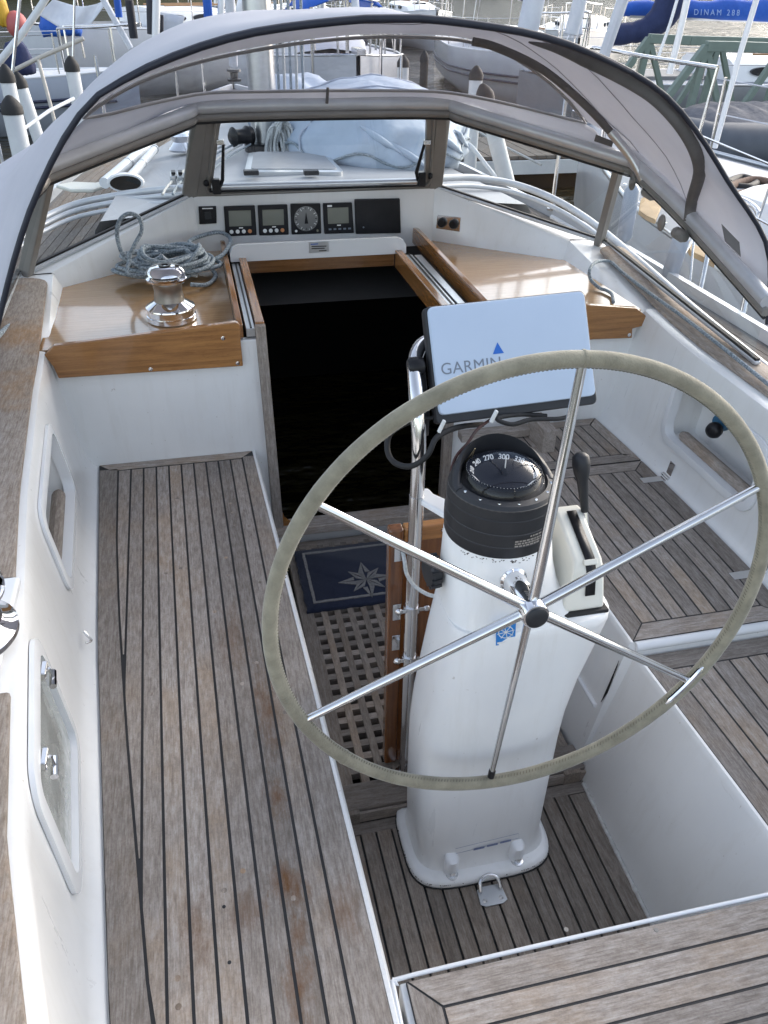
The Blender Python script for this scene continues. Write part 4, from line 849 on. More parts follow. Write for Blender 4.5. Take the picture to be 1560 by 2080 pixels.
for k in range(12):
    a = k * math.pi / 6; build('rib', Geo().bar(p + Vector((.002, math.cos(a) * .033, math.sin(a) * .033)), p + Vector((-.021, math.cos(a) * .033 - .003, math.sin(a) * .033)), .006, .006), BLKM, kb)
build('spindle', Geo().tube([p + Vector((-.002, 0, 0)), p + Vector((.05, 0, 0))], .008, 10), STEEL, kb)

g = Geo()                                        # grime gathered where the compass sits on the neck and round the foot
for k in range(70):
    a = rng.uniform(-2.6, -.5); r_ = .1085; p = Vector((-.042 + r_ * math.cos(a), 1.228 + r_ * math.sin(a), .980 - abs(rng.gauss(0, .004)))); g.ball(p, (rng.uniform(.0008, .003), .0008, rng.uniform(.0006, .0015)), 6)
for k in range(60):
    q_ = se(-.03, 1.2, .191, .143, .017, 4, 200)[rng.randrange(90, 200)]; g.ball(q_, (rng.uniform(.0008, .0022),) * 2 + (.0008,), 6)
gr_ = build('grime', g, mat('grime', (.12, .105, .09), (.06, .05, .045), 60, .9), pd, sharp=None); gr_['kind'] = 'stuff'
# lever box
lv = thing('engine_control', 'cream engine control box with a black slot and a black knobbed lever', 'control box', (.13, 1.21, .812))
def lb_(x0, x1, ins):
    return [Vector((x, y, z)) for x, y, z in ((x0, 1.125, .815), (x0 + ins, 1.143, .905), (x0 + ins * 1.6, 1.158, .925), (x0 + ins * 1.6, 1.268, .972), (x0 + ins * 1.4, 1.292, .970), (x0, 1.325, .815))]
LX = (.076, .174)
A_, B_ = lb_(LX[0], 0, .018), [Vector((LX[1] - (v.x - LX[0]) * .35, v.y, v.z)) for v in lb_(LX[0], 0, .018)]
build('body', Geo().loft([A_, B_]), CREAM, lv, bevel=.008, seg=3)
build('gasket', Geo().box((.128, 1.225, .813), (.105, .215, .009)), RUB, lv, bevel=.002)
sl_ = []
for y, z, ny, nz in ((1.131, .852, -1, .15), (1.1425, .902, -1, .15), (1.1585, .926, -.5, .85), (1.265, .9715, -.4, .9)):
    n_ = Vector((0, ny, nz)).normalized() * .0015; sl_.append([Vector((.126, y, z)) + n_, Vector((.147, y, z)) + n_])
build('slot', Geo().sheet(sl_), BLK, lv, sharp=30, solid=.002)
build('slot_bridge', Geo().box((.1365, 1.152, .921), (.03, .012, .006), Matrix.Rotation(R(45), 3, 'X')), CREAM, lv, bevel=.002)
b0, b1, b2_ = Vector((.172, 1.235, .90)), at(1186, 1012, y=1.27), at(1181, 948, y=1.29)
ar = build('lever', Geo().tube([b0, b0.lerp(b1, .5), b1, b2_], [.007, .0065, .006, .006], 10, flat=1.0), STEEL, lv, sharp=60)
dv = (b2_ - b1).normalized(); build('knob', Geo().lathe([(.008, -.03), (.0095, 0), (.012, .04), (.0165, .055), (.019, .075), (.017, .092), (.008, .100)], b1, dv, 18), BLKM, ar, sharp=50)
build('pivot', Geo().lathe([(.02, 0), (.02, .008), (.01, .012)], (.162, 1.235, .90), (1, 0, 0), 16), BLK, lv)

# ================================================================== COMPASS
CC = Vector((-.042, 1.226, 0))
cp = thing('compass', 'black binnacle compass with a clear dome and white numerals on top of the pedestal', 'compass', (CC.x, CC.y, .972))
build('housing', Geo().lathe([(.1070, .983), (.1085, .987), (.1085, 1.008), (.1075, 1.0095), (.1085, 1.011), (.108, 1.035), (.107, 1.0365), (.108, 1.038), (.1075, 1.066), (.1065, 1.0675), (.1075, 1.069), (.106, 1.088), (.1, 1.096), (.086, 1.099), (.082, 1.094)], CC, n=52), BLKM, cp, sharp=30)
for z_ in (1.009, 1.037): build('seam', Geo().tube([CC + Vector((.1083 * math.cos(a), .1083 * math.sin(a), z_)) for a in [2 * math.pi * k / 48 for k in range(48)]], .0006, 4, closed=True), mat('seam_grey', (.07, .07, .075), None, 9, .5) if not bpy.data.materials.get('seam_grey') else bpy.data.materials['seam_grey'], cp)
build('rim', Geo().tube([CC + Vector((.1045 * math.cos(a), .1045 * math.sin(a), 1.088)) for a in [2 * math.pi * k / 48 for k in range(48)]], .0018, 6, closed=True), mat('dark_bronze_rim', (.1, .095, .09), None, 9, .4, .6), cp)
dz0 = 1.092; rd = .082
build('dome', Geo().lathe([(rd * math.cos(a), dz0 + rd * .66 * math.sin(a)) for a in [R(q_) for q_ in (0, 10, 20, 30, 40, 50, 60, 70, 80, 88)]], CC, n=44, cap=False), DOME, cp, sharp=80)
build('bowl', Geo().lathe([(.081, dz0 - .01), (.0815, dz0 - .001), (.079, dz0 + .001), (.075, dz0 - .004), (.01, dz0 - .006)], CC, n=40), BLK, cp)
card = build('card', Geo().lathe([(.068, dz0 + .016), (.0725, dz0 + .0265), (.0715, dz0 + .0275), (.052, dz0 + .0095), (.012, dz0 + .008), (.004, dz0 + .034), (.001, dz0 + .036)], CC, n=44), mat('card_black', (.010, .013, .022), None, 9, .9, spec=.05), cp, sharp=30)
HEAD = 300
for hd in range(0, 360, 30):
    a = R(90 - (hd - HEAD) - 20); d = Vector((math.cos(a), math.sin(a), 0))
    pos = CC + d * .0605 + Vector((0, 0, dz0 + .0182)); right = Vector((d.y, -d.x, 0)); upv = (d * .0195 + Vector((0, 0, .018))).normalized()
    text('numeral', '%03d' % hd if hd else 'N', .0155, pos + (-d * .018 + Vector((0, 0, .0195))).normalized() * .0006, right, upv, WHITEP, card, .0003, 'CENTER', space=.95, bold=.0003)
g = Geo()
for k in range(72):
    a = R(k * 5); d = Vector((math.cos(a), math.sin(a), 0)); g.bar(CC + d * (.0695 if k % 2 else .068) + Vector((0, 0, dz0 + (.0245 if k % 2 else .0232))), CC + d * .0722 + Vector((0, 0, dz0 + .0270)), .0016, .0006)
build('tick_ring', g, WHITEP, card)
build('lubber_post', Geo().tube([CC + Vector((0, -.004, dz0 + .02)), CC + Vector((0, -.004, dz0 + .052))], .0012, 5), WHITEP, cp)
for s_ in (-1, 1): build('lubber_post', Geo().tube([CC + Vector((-.058 + s_ * .006, .054, dz0 + .012)), CC + Vector((-.046, .044, dz0 + .052))], .0011, 5), mat('brass_wire', (.45, .38, .25), None, 9, .3, 1), cp)
hr = []
for k in range(25):                              # black hood rising behind the dome
    a = R(-12 + 204 * k / 24); f = max(0, math.sin(a)) ** .7; d = Vector((math.cos(a), math.sin(a), 0))
    hr.append([CC + d * .1035 + Vector((0, 0, 1.082)), CC + d * (.1035 - .004 * f) + Vector((0, 0, 1.094 + .018 * f)), CC + d * (.098 - .012 * f) + Vector((0, 0, 1.098 + .048 * f)), CC + d * (.090 - .012 * f) + Vector((0, 0, 1.099 + .055 * f)), CC + d * (.0845 - .006 * f) + Vector((0, 0, 1.095 + .045 * f)), CC + d * .0835 + Vector((0, 0, 1.084))])
build('hood', Geo().loft(hr), BLKM, cp, sharp=50)
for k in range(7):
    a = R(200 + k * 23); build('screw', Geo().lathe([(.0035, 0), (.003, .0012)], CC + Vector((.092 * math.cos(a), .092 * math.sin(a), 1.0975)), n=8), STEEL, cp)
g = Geo()
def cyl(ang, z, r=.1088): return CC + Vector((r * math.sin(R(ang)), -r * math.cos(R(ang)), z))
lbl = build('label', Geo().sheet([[cyl(-6 + 4.5 * k, z) for k in range(9)] for z in (1.010, 1.027)]), mat('label_black', (.018, .018, .02), None, 9, .35), cp, sharp=80)
for j, (z, a0, a1) in enumerate(((1.031, 12, 23), (1.0235, -4, 30), (1.018, -4, 28), (1.0125, -4, 22))):
    x_ = a0
    while x_ < a1:
        w_ = rng.uniform(1.5, 4); build('print_line', Geo().sheet([[cyl(x_, zz, .1092), cyl(x_ + w_, zz, .1092)] for zz in (z - .0017, z + .0017)]), mat('faded_print', (.33, .3, .27), None, 60, .6) if not bpy.data.materials.get('faded_print') else bpy.data.materials['faded_print'], lbl, sharp=None); x_ += w_ + .9

# ================================================================== WHEEL
WC = Vector((-.042, 1.039, .9335)); tl = R(2.15); WN = Vector((0, -math.cos(tl), math.sin(tl))); WU = Vector((1, 0, 0)); WV = Vector((0, math.sin(tl), math.cos(tl)))
def wp(a, r, off=0.0): return WC + (WU * math.cos(a) + WV * math.sin(a)) * r + WN * off
wh = thing('helm', 'large six spoked steel wheel with a worn khaki leather rim', 'steering wheel', WC)
N = 144; RW = .479
pts = [wp(2 * math.pi * k / N, RW) for k in range(N)]
rad = [.0140 + .0006 * noise.noise((k * .21, 1.3, 0)) + .0004 * noise.noise((k * .9, 4, 0)) for k in range(N)]
build('rim', Geo().tube(pts, rad, 14, closed=True), LEA, wh, sharp=70)
g = Geo(); NS = 420                             # whipped seam round the inside
for k in range(NS):
    a = 2 * math.pi * k / NS; o1, o2 = wp(a, RW - .0128, .0060), wp(a + .006, RW - .0140, .0004); g.tube([o1, o1.lerp(o2, .5) + (WC - o1).normalized() * .0009, o2], .0009, 4)
build('stitching', g, mat('seam_thread', (.2, .185, .13), (.12, .11, .08), 40, .9), wh, sharp=None)
for a in (R(85.35), R(222), R(25), R(330)): 
    build('leather_joint', Geo().tube([wp(a - .006, RW), wp(a, RW), wp(a + .006, RW)], [.0145, .0154, .0145], 16), LEA, wh, sharp=60)
a0, a1 = R(-43), R(-29); build('bare_steel', Geo().tube([wp(a0 + (a1 - a0) * k / 10, RW - .010, .0085) for k in range(11)], [.002] + [.0062] * 9 + [.002], 8), CHROME, wh)
for k in range(6):
    a = R(85.35 - 60 * k); r_ = .0098 if k != 3 else .0072
    sp = build('spoke', Geo().tube([wp(a, .016, .012), wp(a, .10, .010), wp(a, RW - .008, 0)], [r_ * 1.08, r_ * 1.04, r_ * .8], 14), STEEL, wh, sharp=60)
    if k == 3: build('tape', Geo().tube([wp(a, RW - .035, .0008), wp(a, RW - .016, .0003)], .0075, 12), BLK, sp)
hub = build('hub', Geo().lathe([(.0275, -.086), (.0275, -.079), (.0235, -.076), (.0235, .010), (.0265, .014), (.0265, .034), (.025, .037), (.021, .038)], WC, WN, 32), CHROME, wh, sharp=30)
build('hub_cap', Geo().lathe([(.0215, .036), (.0215, .041), (.016, .0445), (.002, .0455)], WC, WN, 28), BLKM, hub, sharp=50)

# ================================================================== PEDESTAL GUARD, BOARD, CHARTPLOTTER
pg = thing('pedestal_guard', 'upright steel guard tube with clamps standing before the pedestal', 'guard rail', (-.168, 1.385, .045))
build('tube', Geo().tube([(-.168, 1.385, .045), (-.168, 1.385, .70), (-.168, 1.385, .975)], .0165, 14), STEEL, pg, sharp=60)
build('upper_tube', Geo().tube(spline([(-.168, 1.385, .96), (-.168, 1.385, 1.1), (-.168, 1.42, 1.19), (-.150, 1.50, 1.245), (-.10, 1.545, 1.26), (.02, 1.55, 1.26)], 6), .0155, 14), STEEL, pg, sharp=60)
build('foot', Geo().lathe([(.03, .045), (.03, .051), (.019, .055), (.019, .07)], (-.168, 1.385, 0), n=20), STEEL, pg, sharp=40)
zb_ = .955; arm = [at(a, b, z=zb_) for a, b in ((832, 1003), (870, 1003), (880, 1014), (912, 1028), (916, 1052), (905, 1058), (875, 1040), (850, 1025), (836, 1022))]
build('white_bracket', Geo().prism(arm, (0, 0, .016)), WHITE, pg, bevel=.005, seg=3)
for z_ in (.66, .50):
    cl = build('clamp', Geo().tube([(-.168, 1.385, z_ - .008), (-.168, 1.385, z_ + .008)], .0205, 16), STEEL, pg); 
    for sx in (-1, 1): build('screw', Geo().ball((-.168 + sx * .034, 1.375, z_), (.010, .008, .009), 8), STEEL, cl)
    build('lug', Geo().box((-.168, 1.375, z_), (.068, .006, .012)), STEEL, cl, bevel=.002)
build('hook', Geo().tube(spline([(-.178, 1.36, .047), (-.178, 1.355, .07), (-.17, 1.35, .085), (-.16, 1.35, .075)], 5), .0035, 8), STEEL, pg)
bd = thing('board', 'dark varnished teak board standing upright behind the steel guard tube', 'board', (-.06, 1.44, .05))
build('panel', Geo().box((-.055, 1.44, .465), (.26, .018, .73)), VARN_D, bd)
for x_ in (-.2, .09): build('stile', Geo().box((x_, 1.437, .46), (.036, .032, .805)), VARN_D, bd, bevel=.007, seg=3)
for z_ in (.842, .08): build('rail', Geo().box((-.055, 1.437, z_), (.254, .030, .04)), VARN_X if z_ > .5 else VARN_D, bd, bevel=.006, seg=3)
for z_ in (.80, .62, .52): build('hinge', Geo().box((-.196, 1.4195, z_), (.02, .003, .05)), STEEL, bd, bevel=.001)
build('screw', Geo().lathe([(.007, 0), (.005, .002)], (-.09, 1.421, .848), (0, -1, 0), 8), CHROME, bd)
ln = Geo().tube(spline([at(a, b, y=c) for a, b, c in ((803, 1110, 1.41), (815, 1112, 1.40), (822, 1140, 1.36), (826, 1165, 1.35), (842, 1190, 1.34), (868, 1207, 1.31), (893, 1213, 1.27), (915, 1222, 1.22))], 6), .0045, 8)
tag(build('lashing', ln, ROPEW, sharp=60), 'thin pale lashing line looped from the varnished board to the pedestal', 'line')

cpq = [Vector((-.130, 1.50, 1.348)), Vector((.210, 1.50, 1.362)), Vector((.225, 1.40, 1.172)), Vector((-.123, 1.40, 1.153))]
cpq[2] = cpq[3] + (cpq[1] - cpq[0]) * 1.022
gn = (cpq[1] - cpq[0]).cross(cpq[3] - cpq[0]).normalized(); gn = gn if gn.y < 0 else -gn
gx = (cpq[1] - cpq[0]).normalized(); gz = (cpq[0] - cpq[3]).normalized()
cpl = thing('chartplotter', 'chartplotter under a pale grey cover printed GARMIN above the compass', 'chartplotter', sum(cpq, Vector()) / 4)
def rrect(q, r, n=5):
    o = []
    for i in range(4):
        p, a, b = q[i], q[i - 1], q[(i + 1) % 4]; u = (a - p).normalized() * r; v = (b - p).normalized() * r
        for k in range(n + 1): t_ = k / n; o.append((p + u) * (1 - t_) ** 2 + p * 2 * t_ * (1 - t_) + (p + v) * t_ ** 2)
    return o
def inset(q, d): c = sum(q, Vector()) / 4; return [p + (c - p).normalized() * d for p in q]
build('cover', Geo().loft([[p - gn * .022 for p in rrect(cpq, .014)], [p - gn * .004 for p in rrect(cpq, .014)], rrect(inset(cpq, .003), .013), [p + gn * .0008 for p in rrect(inset(cpq, .008), .012)]]), COVER, cpl, sharp=40)
bq = [cpq[0] - gx * .006 + gz * .002, cpq[1] + gx * .004 + gz * .002, cpq[2] + gx * .004 - gz * .018, cpq[3] - gx * .008 - gz * .018]
build('body', Geo().loft([[p - gn * .07 for p in rrect(inset(bq, .03), .012)], [p - gn * .03 for p in rrect(bq, .014)], [p - gn * .010 for p in rrect(bq, .014)], [p - gn * .006 for p in rrect(inset(bq, .004), .012)]]), BLKM, cpl, sharp=40)
org = cpq[3] + gn * .0012
tx = text('lettering', 'GARMIN', .0335, org + gx * .013 + gz * .092, gx, gz, GREYP, cpl, .0002, 'LEFT', space=1.04, bold=0.0)
tp = org + gx * .139 + gz * .121
build('triangle_mark', Geo().prism([tp + gx * -.012 - gz * .010, tp + gx * .012 - gz * .010, tp + gz * .013], gn * .0004), BLUEP, cpl)
p = cpq[0].lerp(cpq[3], .52) - gx * .022 - gn * .025
kn = build('swivel_knob', Geo().lathe([(.018, -.006), (.021, .0), (.021, .02), (.016, .026)], p, -gx, 14), BLK, cpl, sharp=40)
build('bracket', Geo().tube([p - gn * .01, p - gn * .01 - gz * .09, p - gn * .04 - gz * .14], .012, 8), BLKM, cpl)
def cable(px, r, mt, lab): 
    return tag(build('cable', Geo().tube(spline([at(a, b, y=c) for a, b, c in px], 7), r, 8), mt, sharp=60), lab, 'cable')
cable([(980, 862, 1.44), (930, 868, 1.40), (888, 888, 1.36), (868, 925, 1.34), (835, 947, 1.35), (802, 940, 1.38), (787, 915, 1.42), (792, 882, 1.44), (820, 862, 1.44), (858, 848, 1.43)], .0062, RUB, 'thick black cable drooping in a loop beside the guard tube under the chartplotter')
cable([(1158, 822, 1.44), (1168, 838, 1.40), (1140, 850, 1.38), (1080, 852, 1.38), (1040, 862, 1.37), (1010, 850, 1.38), (1060, 842, 1.40), (1110, 845, 1.40)], .005, RUB, 'bundled black cables hanging under the middle of the chartplotter')
cable([(1000, 850, 1.42), (970, 872, 1.36), (950, 900, 1.33), (925, 930, 1.31), (913, 975, 1.29), (905, 1030, 1.27), (906, 1075, 1.25), (912, 1100, 1.24)], .0032, mat('red_black_cable', (.06, .012, .01), (.02, .012, .012), 30, .6), 'thin red and black cable running down past the compass housing')
cable([(905, 835, 1.42), (870, 850, 1.42), (846, 830, 1.43), (842, 795, 1.44), (855, 765, 1.45)], .004, RUB, 'short black cable curling round the top of the guard tube')
for a, b in ((897, 866), (1003, 846)):
    p = at(a, b, y=1.365); tag(build('cable_tie', Geo().box(p, (.006, .008, .028), Matrix.Rotation(.4, 3, 'Y')), WHITEP, bevel=.001), 'white cable tie on the cable near the guard tube' if a < 950 else 'white cable tie on the bundle under the middle of the chartplotter', 'cable tie')
# weathered teak pieces behind the compass: bench front board and upright
fb = thing('teak_box', 'small weathered teak frame on the front bench behind the compass', 'frame', (.46, 2.40, ZB))
build('board', Geo().box((.47, 2.47, ZB + .022), (.34, .05, .03)), TEAK_X, fb, bevel=.003)
build('board', Geo().box((.592, 2.40, ZB + .045), (.05, .15, .09)), TEAK_Y, fb, bevel=.003)
# padeye on the sole
pe = thing('padeye', 'folding steel padeye screwed to the planks in front of the pedestal', 'padeye', (-.035, 1.02, .004))
q = [Vector((-.035 + x, 1.02 + y, .0045)) for x, y in ((-.035, -.02), (-.022, -.027), (.022, -.027), (.035, -.02), (.032, .018), (.02, .024), (-.02, .024), (-.032, .018))]
build('plate', Geo().prism(q, (0, 0, .0035)), ALU, pe, bevel=.001); build('eye', Geo().tube(spline([(-.06, 1.03, .010), (-.055, 1.05, .026), (-.033, 1.058, .03), (-.012, 1.05, .026), (-.008, 1.03, .010)], 5), .005, 10), STEEL, pe)
for x_ in (-.056, -.014): build('screw', Geo().lathe([(.006, 0), (.004, .002)], (x_, 1.008, .008), n=10), STEEL, pe)
# locker front in the starboard well wall
def well_x(z): return .408 + (z - .459) / .459 * .073
lk = thing('locker', 'locker front with a steel catch in the white wall below the wheel side bench', 'locker', (.38, 1.6, .2))
build('lip', Geo().tube([(well_x(.225) - .002, 1.362, .225), (well_x(.225) - .002, 2.3, .225)], .007, 8), GELW, lk)
build('gap', Geo().prism([(well_x(.40) - .0025, 1.345, .41), (well_x(.40) - .0025, 1.351, .35), (well_x(.255) - .0025, 1.347, .255), (well_x(.30) - .0025, 1.338, .30)], (-.0015, 0, 0)), DARK, lk)  # dark slab laid on the wall, painted in for the groove's shadow
p = Vector((well_x(.16) - .004, 1.575, .16)); build('catch', Geo().lathe([(.017, 0), (.017, .004), (.009, .009)], p, (-1, 0, 0), 16), STEEL, lk, sharp=30); build('catch_bar', Geo().box(p + Vector((-.008, 0, 0)), (.006, .010, .032)), STEEL, lk, bevel=.002)
# bead of old sealant along the foot of the well wall
g = Geo(); P = []
for k in range(60):
    y = .42 + .86 * k / 59; P.append((.333 - .02 * max(0, 1.4 - y) + .002 * noise.noise((k * .5, 0, 2)), y, .004))
g.tube(P, [.006 + .003 * noise.noise((k * .8, 3, 1)) for k in range(60)], 7); tag(build('sealant_bead', g, mat('old_sealant', (.6, .6, .58), (.4, .39, .37), 60, .8), sharp=60), 'rough white bead of sealant where the planked floor meets the well wall', 'sealant')

# ================================================================== ROPES
def rope(pts, r, mt, lab, n=8, k=8): return tag(build('rope', Geo().tube(spline(pts, k), r, n), mt, sharp=60), lab, 'rope')
P = []
ctr = Vector((-.69, 3.25, .915)); rr = random.Random(5)
for i in range(96):
    a = i * 0.93 + rr.uniform(-.2, .2); lay = .0011 * i
    rx, ry = .165 * rr.uniform(.55, 1.15), .115 * rr.uniform(.55, 1.15)
    P.append(ctr + Vector((rx * math.cos(a) + .03 * math.sin(i * .31), ry * math.sin(a) + .02 * math.cos(i * .23), .002 + lay * (1.1 - .5 * (rx / .19)) + rr.uniform(0, .022))))
tail = [at(a, b, y=c) for a, b, c in ((330, 520, 3.2), (285, 540, 3.16), (252, 520, 3.16), (238, 480, 3.18), (243, 448, 3.20), (262, 434, 3.22), (282, 442, 3.22), (288, 468, 3.20), (272, 500, 3.17), (262, 530, 3.15), (275, 560, 3.12))]
end = [at(385, 490, z=1.0), at(440, 472, z=.985), at(468, 485, z=.975), at(455, 515, z=.968), at(425, 535, z=.95), at(438, 560, z=.915), at(420, 578, z=.915), at(388, 578, z=.93)]
rope(tail + P + end, .0082, ROPE, 'tangled heap of flecked blue grey rope on the winch shelf')
rope([at(370, 572, z=.99), at(345, 535, z=.985), at(300, 500, z=.965), at(292, 510, z=.95), at(330, 545, z=.94), at(400, 560, z=.93)], .0075, ROPEW, 'pale rope end crossing the tangled heap behind the winch')
rope([at(1246, 614, z=.915), at(1243, 598, z=.912), at(1232, 590, z=.912), at(1218, 585, z=.912), at(1200, 568, z=.93), at(1198, 548, z=.965), at(1212, 532, z=.96), at(1240, 532, z=.945), at(1268, 556, z=.94), at(1318, 594, z=.932), at(1388, 644, z=.928), at(1468, 706, z=.926), at(1565, 784, z=.924)], .0065, ROPE, 'flecked blue rope lying along the coaming cap on the wheel side')
rope([at(-20, 700, z=.93), at(10, 670, z=.925), at(25, 660, z=.922), at(45, 655, z=.922), at(56, 640, z=.925), at(45, 628, z=.925), at(22, 638, z=.925), at(14, 655, z=.922), at(-6, 640, z=.93), at(-25, 690, z=.93)], .0095, ROPE, 'loop of flecked rope on the flaking teak cap near the dodger edge')
# ================================================================== OWN DECK FORWARD OF THE WINDSCREEN
HB = [(-1.2, 1.2), (0, 1.45), (2, 1.62), (4, 1.62), (6, 1.36), (7.5, 1.0), (8.8, .55), (9.8, .04)]
DZ = [(-1.2, .70), (4, .72), (7, .78), (9.8, .90)]
ys = [-1.2 + 11 * k / 36 for k in range(37)]
rings = []
for y in ys:
    h, z = lerp(HB, y), lerp(DZ, y); k_ = min(1, max(.15, (9.9 - y) / 5)); rings.append([Vector((-h, y, z + .05)), Vector((-h - .02, y, z)), Vector((-h * .96, y, -.1)), Vector((-h * .6 * k_, y, -.6)), Vector((0, y, -.75)), Vector((h * .6 * k_, y, -.6)), Vector((h * .96, y, -.1)), Vector((h + .02, y, z)), Vector((h, y, z + .05)), Vector((h - .03 if h > .05 else .02, y, z + .05)), Vector((h - .03 if h > .05 else .02, y, z)), Vector((h * .5, y, z + .012 - (.0 if y > 3.7 else 1.2))), Vector((-h * .5, y, z + .012 - (.0 if y > 3.7 else 1.2))), Vector((-h + .03 if h > .05 else -.02, y, z)), Vector((-h + .03 if h > .05 else -.02, y, z + .05))])
g = Geo()
g.loft([r[:9] for r in rings], False, False)
for s_ in (-1, 1):
    g.sheet([[Vector((s_ * lerp(HB, y), y, lerp(DZ, y) + .05)), Vector((s_ * max(lerp(HB, y) - .03, .01), y, lerp(DZ, y) + .05)), Vector((s_ * max(lerp(HB, y) - .03, .01), y, lerp(DZ, y) + .0))] for y in ys])
hull = tag(build('yacht_hull', g, HULLW, sharp=45), kind='structure')
g = Geo(); yy = [y for y in ys if y > 3.3]
g.sheet([[Vector((-max(lerp(HB, y) - .03, .01), y, lerp(DZ, y))), Vector((max(lerp(HB, y) - .03, .01), y, lerp(DZ, y)))] for y in yy])
for s_ in (-1, 1): g.sheet([[Vector((s_ * (lerp(HB, y) - .03), y, lerp(DZ, y))), Vector((s_ * (1.24 if y < 3.3 else 1.05), y, lerp(DZ, y)))] for y in ys if y <= 3.9])
dk = tag(build('side_deck', g, mat('deck_seam_grey', (.16, .155, .15), None, 9, .7), sharp=40), kind='structure')
for s_ in (-1, 1):
    for i in range(12 if s_ < 0 else 8):
        L = []
        for k in range(15):
            y = (3.9 if s_ < 0 else 2.0) + 4.9 * k / 14; h = lerp(HB, y) - .06 - i * .048; 
            if h < .05: break
            L.append((h, y))
        if len(L) < 3: continue
        g = Geo(); g.loft([[Vector((s_ * h, y, lerp(DZ, y) + .001)), Vector((s_ * h, y, lerp(DZ, y) + .007)), Vector((s_ * (h - .043), y, lerp(DZ, y) + .007)), Vector((s_ * (h - .043), y, lerp(DZ, y) + .001))] for h, y in L]); build('plank', g, TEAK_S, dk, sharp=30)
CRB = [(3.66, .99), (4.6, .93), (5.6, .80), (6.6, .55), (7.1, .34)]
g = Geo(); rr_ = []
for k in range(19):
    y = 3.66 + 3.44 * k / 18; h = lerp(CRB, y); zt = 1.05 - .07 * k / 18; zb = lerp(DZ, y) - .02
    rr_.append([Vector((-h - .06, y, zb)), Vector((-h - .03, y, zb + .1)), Vector((-h, y, zt - .06)), Vector((-h + .03, y, zt - .02)), Vector((-h * .6, y, zt + .01)), Vector((0, y, zt + .03)), Vector((h * .6, y, zt + .01)), Vector((h - .03, y, zt - .02)), Vector((h, y, zt - .06)), Vector((h + .03, y, zb + .1)), Vector((h + .06, y, zb))])
g.loft(rr_, False, False); a = rr_[-1]; b = [Vector((p.x * .6, p.y + .25, lerp(DZ, 7.2) - .02)) for p in a]; g.loft([a, b], False, False)
tag(build('coachroof', g, mat('coachroof_grey_white', (.40, .41, .43), (.33, .34, .36), 2, .45), sharp=40), kind='structure')
def onroof(px_, py_, dz_=0.0): return at(px_, py_, z=1.06 + dz_)
t = thing('deck_hatch', 'grey smoked deck hatch with two black hinges beyond the middle window', 'hatch', (-.04, 4.8, 1.06))
q = [onroof(a, b) for a, b in ((497, 358), (700, 358), (660, 316), (506, 317))]
build('frame', Geo().loft([[p + Vector((0, 0, -.03)) for p in rrect(q, .05)], [p + Vector((0, 0, .02)) for p in rrect(q, .05)], [p + Vector((0, 0, .025)) for p in rrect(inset(q, .03), .05)]]), ALU, t, sharp=40)
build('pane', Geo().loft([[p + Vector((0, 0, .02)) for p in rrect(inset(q, .045), .04)], [p + Vector((0, 0, .029)) for p in rrect(inset(q, .05), .04)]]), mat('smoked_hatch_pane', (.30, .31, .33), (.24, .25, .27), 9, .4), t)
for x_ in (510, 632): build('hinge', Geo().box(onroof(x_, 350, .03), (.075, .05, .022)), BLK, t, bevel=.004)
# mast with winch and coiled halyards
t = thing('mast', 'grey aluminium mast with a black winch standing on the coachroof ahead of the windscreen', 'mast', (-.14, 5.2, 1.04))
build('tube', Geo().loft([se(-.10, 5.25, .08, .11, z, 2.2, 20) for z in (1.02, 9.0)]), ALU, t, sharp=50)
build('foot', Geo().loft([se(-.13, 5.2, .10, .12, z, 3, 20) for z in (1.0, 1.09)]), BLK, t, sharp=50)
wv = build('winch', Geo().lathe([(.05, 0), (.055, .03), (.04, .05), (.042, .1), (.055, .12), (.03, .14)], (-.19, 5.15, 1.13), (-1, -.5, 0), 18), BLK, t, sharp=40)
build('boom', Geo().tube([(-.13, 5.1, 2.25), (-.04, 1.4, 2.75)], .06, 12), ALU, t)
for i, (x_, z_) in enumerate(((-.03, 1.19), (-.06, 1.17), (-.01, 1.20))):
    P = []
    for k in range(34):
        a = k * math.pi * 2 / 8.5; P.append((x_ + .05 * math.sin(a) + .012 * math.sin(k * 1.7), 5.06 - .012 * i + .02 * math.cos(k * 2.1), z_ - .14 + (.15 + .01 * (k % 3)) * math.cos(a)))
    rope(P, .0085, ROPEW, 'coiled pale halyard hanging at the mast foot, %s of three' % ('leftmost', 'middle', 'rightmost')[(1, 0, 2)[i]], 6, 4)['group'] = 'halyard coils at the mast foot'
for k in range(4):
    rope([(-.2 - k * .05, 5.1, 1.09), (-.35 - k * .05, 4.8, 1.075), (-.52 - k * .045, 4.15, 1.085), (-.56 - k * .045, 3.8, 1.10)], .006, ROPEW if k % 2 else ROPE, ['pale line running aft over the coachroof, innermost of four', 'flecked line running aft over the coachroof, second from the mast', 'pale line running aft over the coachroof, third from the mast', 'flecked line running aft over the coachroof, outermost of four'][k], 6, 4)
for k in range(5):
    rope([(-.02 + .035 * k, 5.12 + .02 * (k % 2), 1.08), (-.01 + .034 * k, 5.14, 3.0), (-.06 + .02 * k, 5.2, 8.5)], .008, ROPEW if k % 2 else ROPE, 'halyard line running up beside the mast, %s from the mast' % ('first', 'second', 'third', 'fourth', 'fifth')[k], 6, 3)['group'] = 'halyards on the mast'
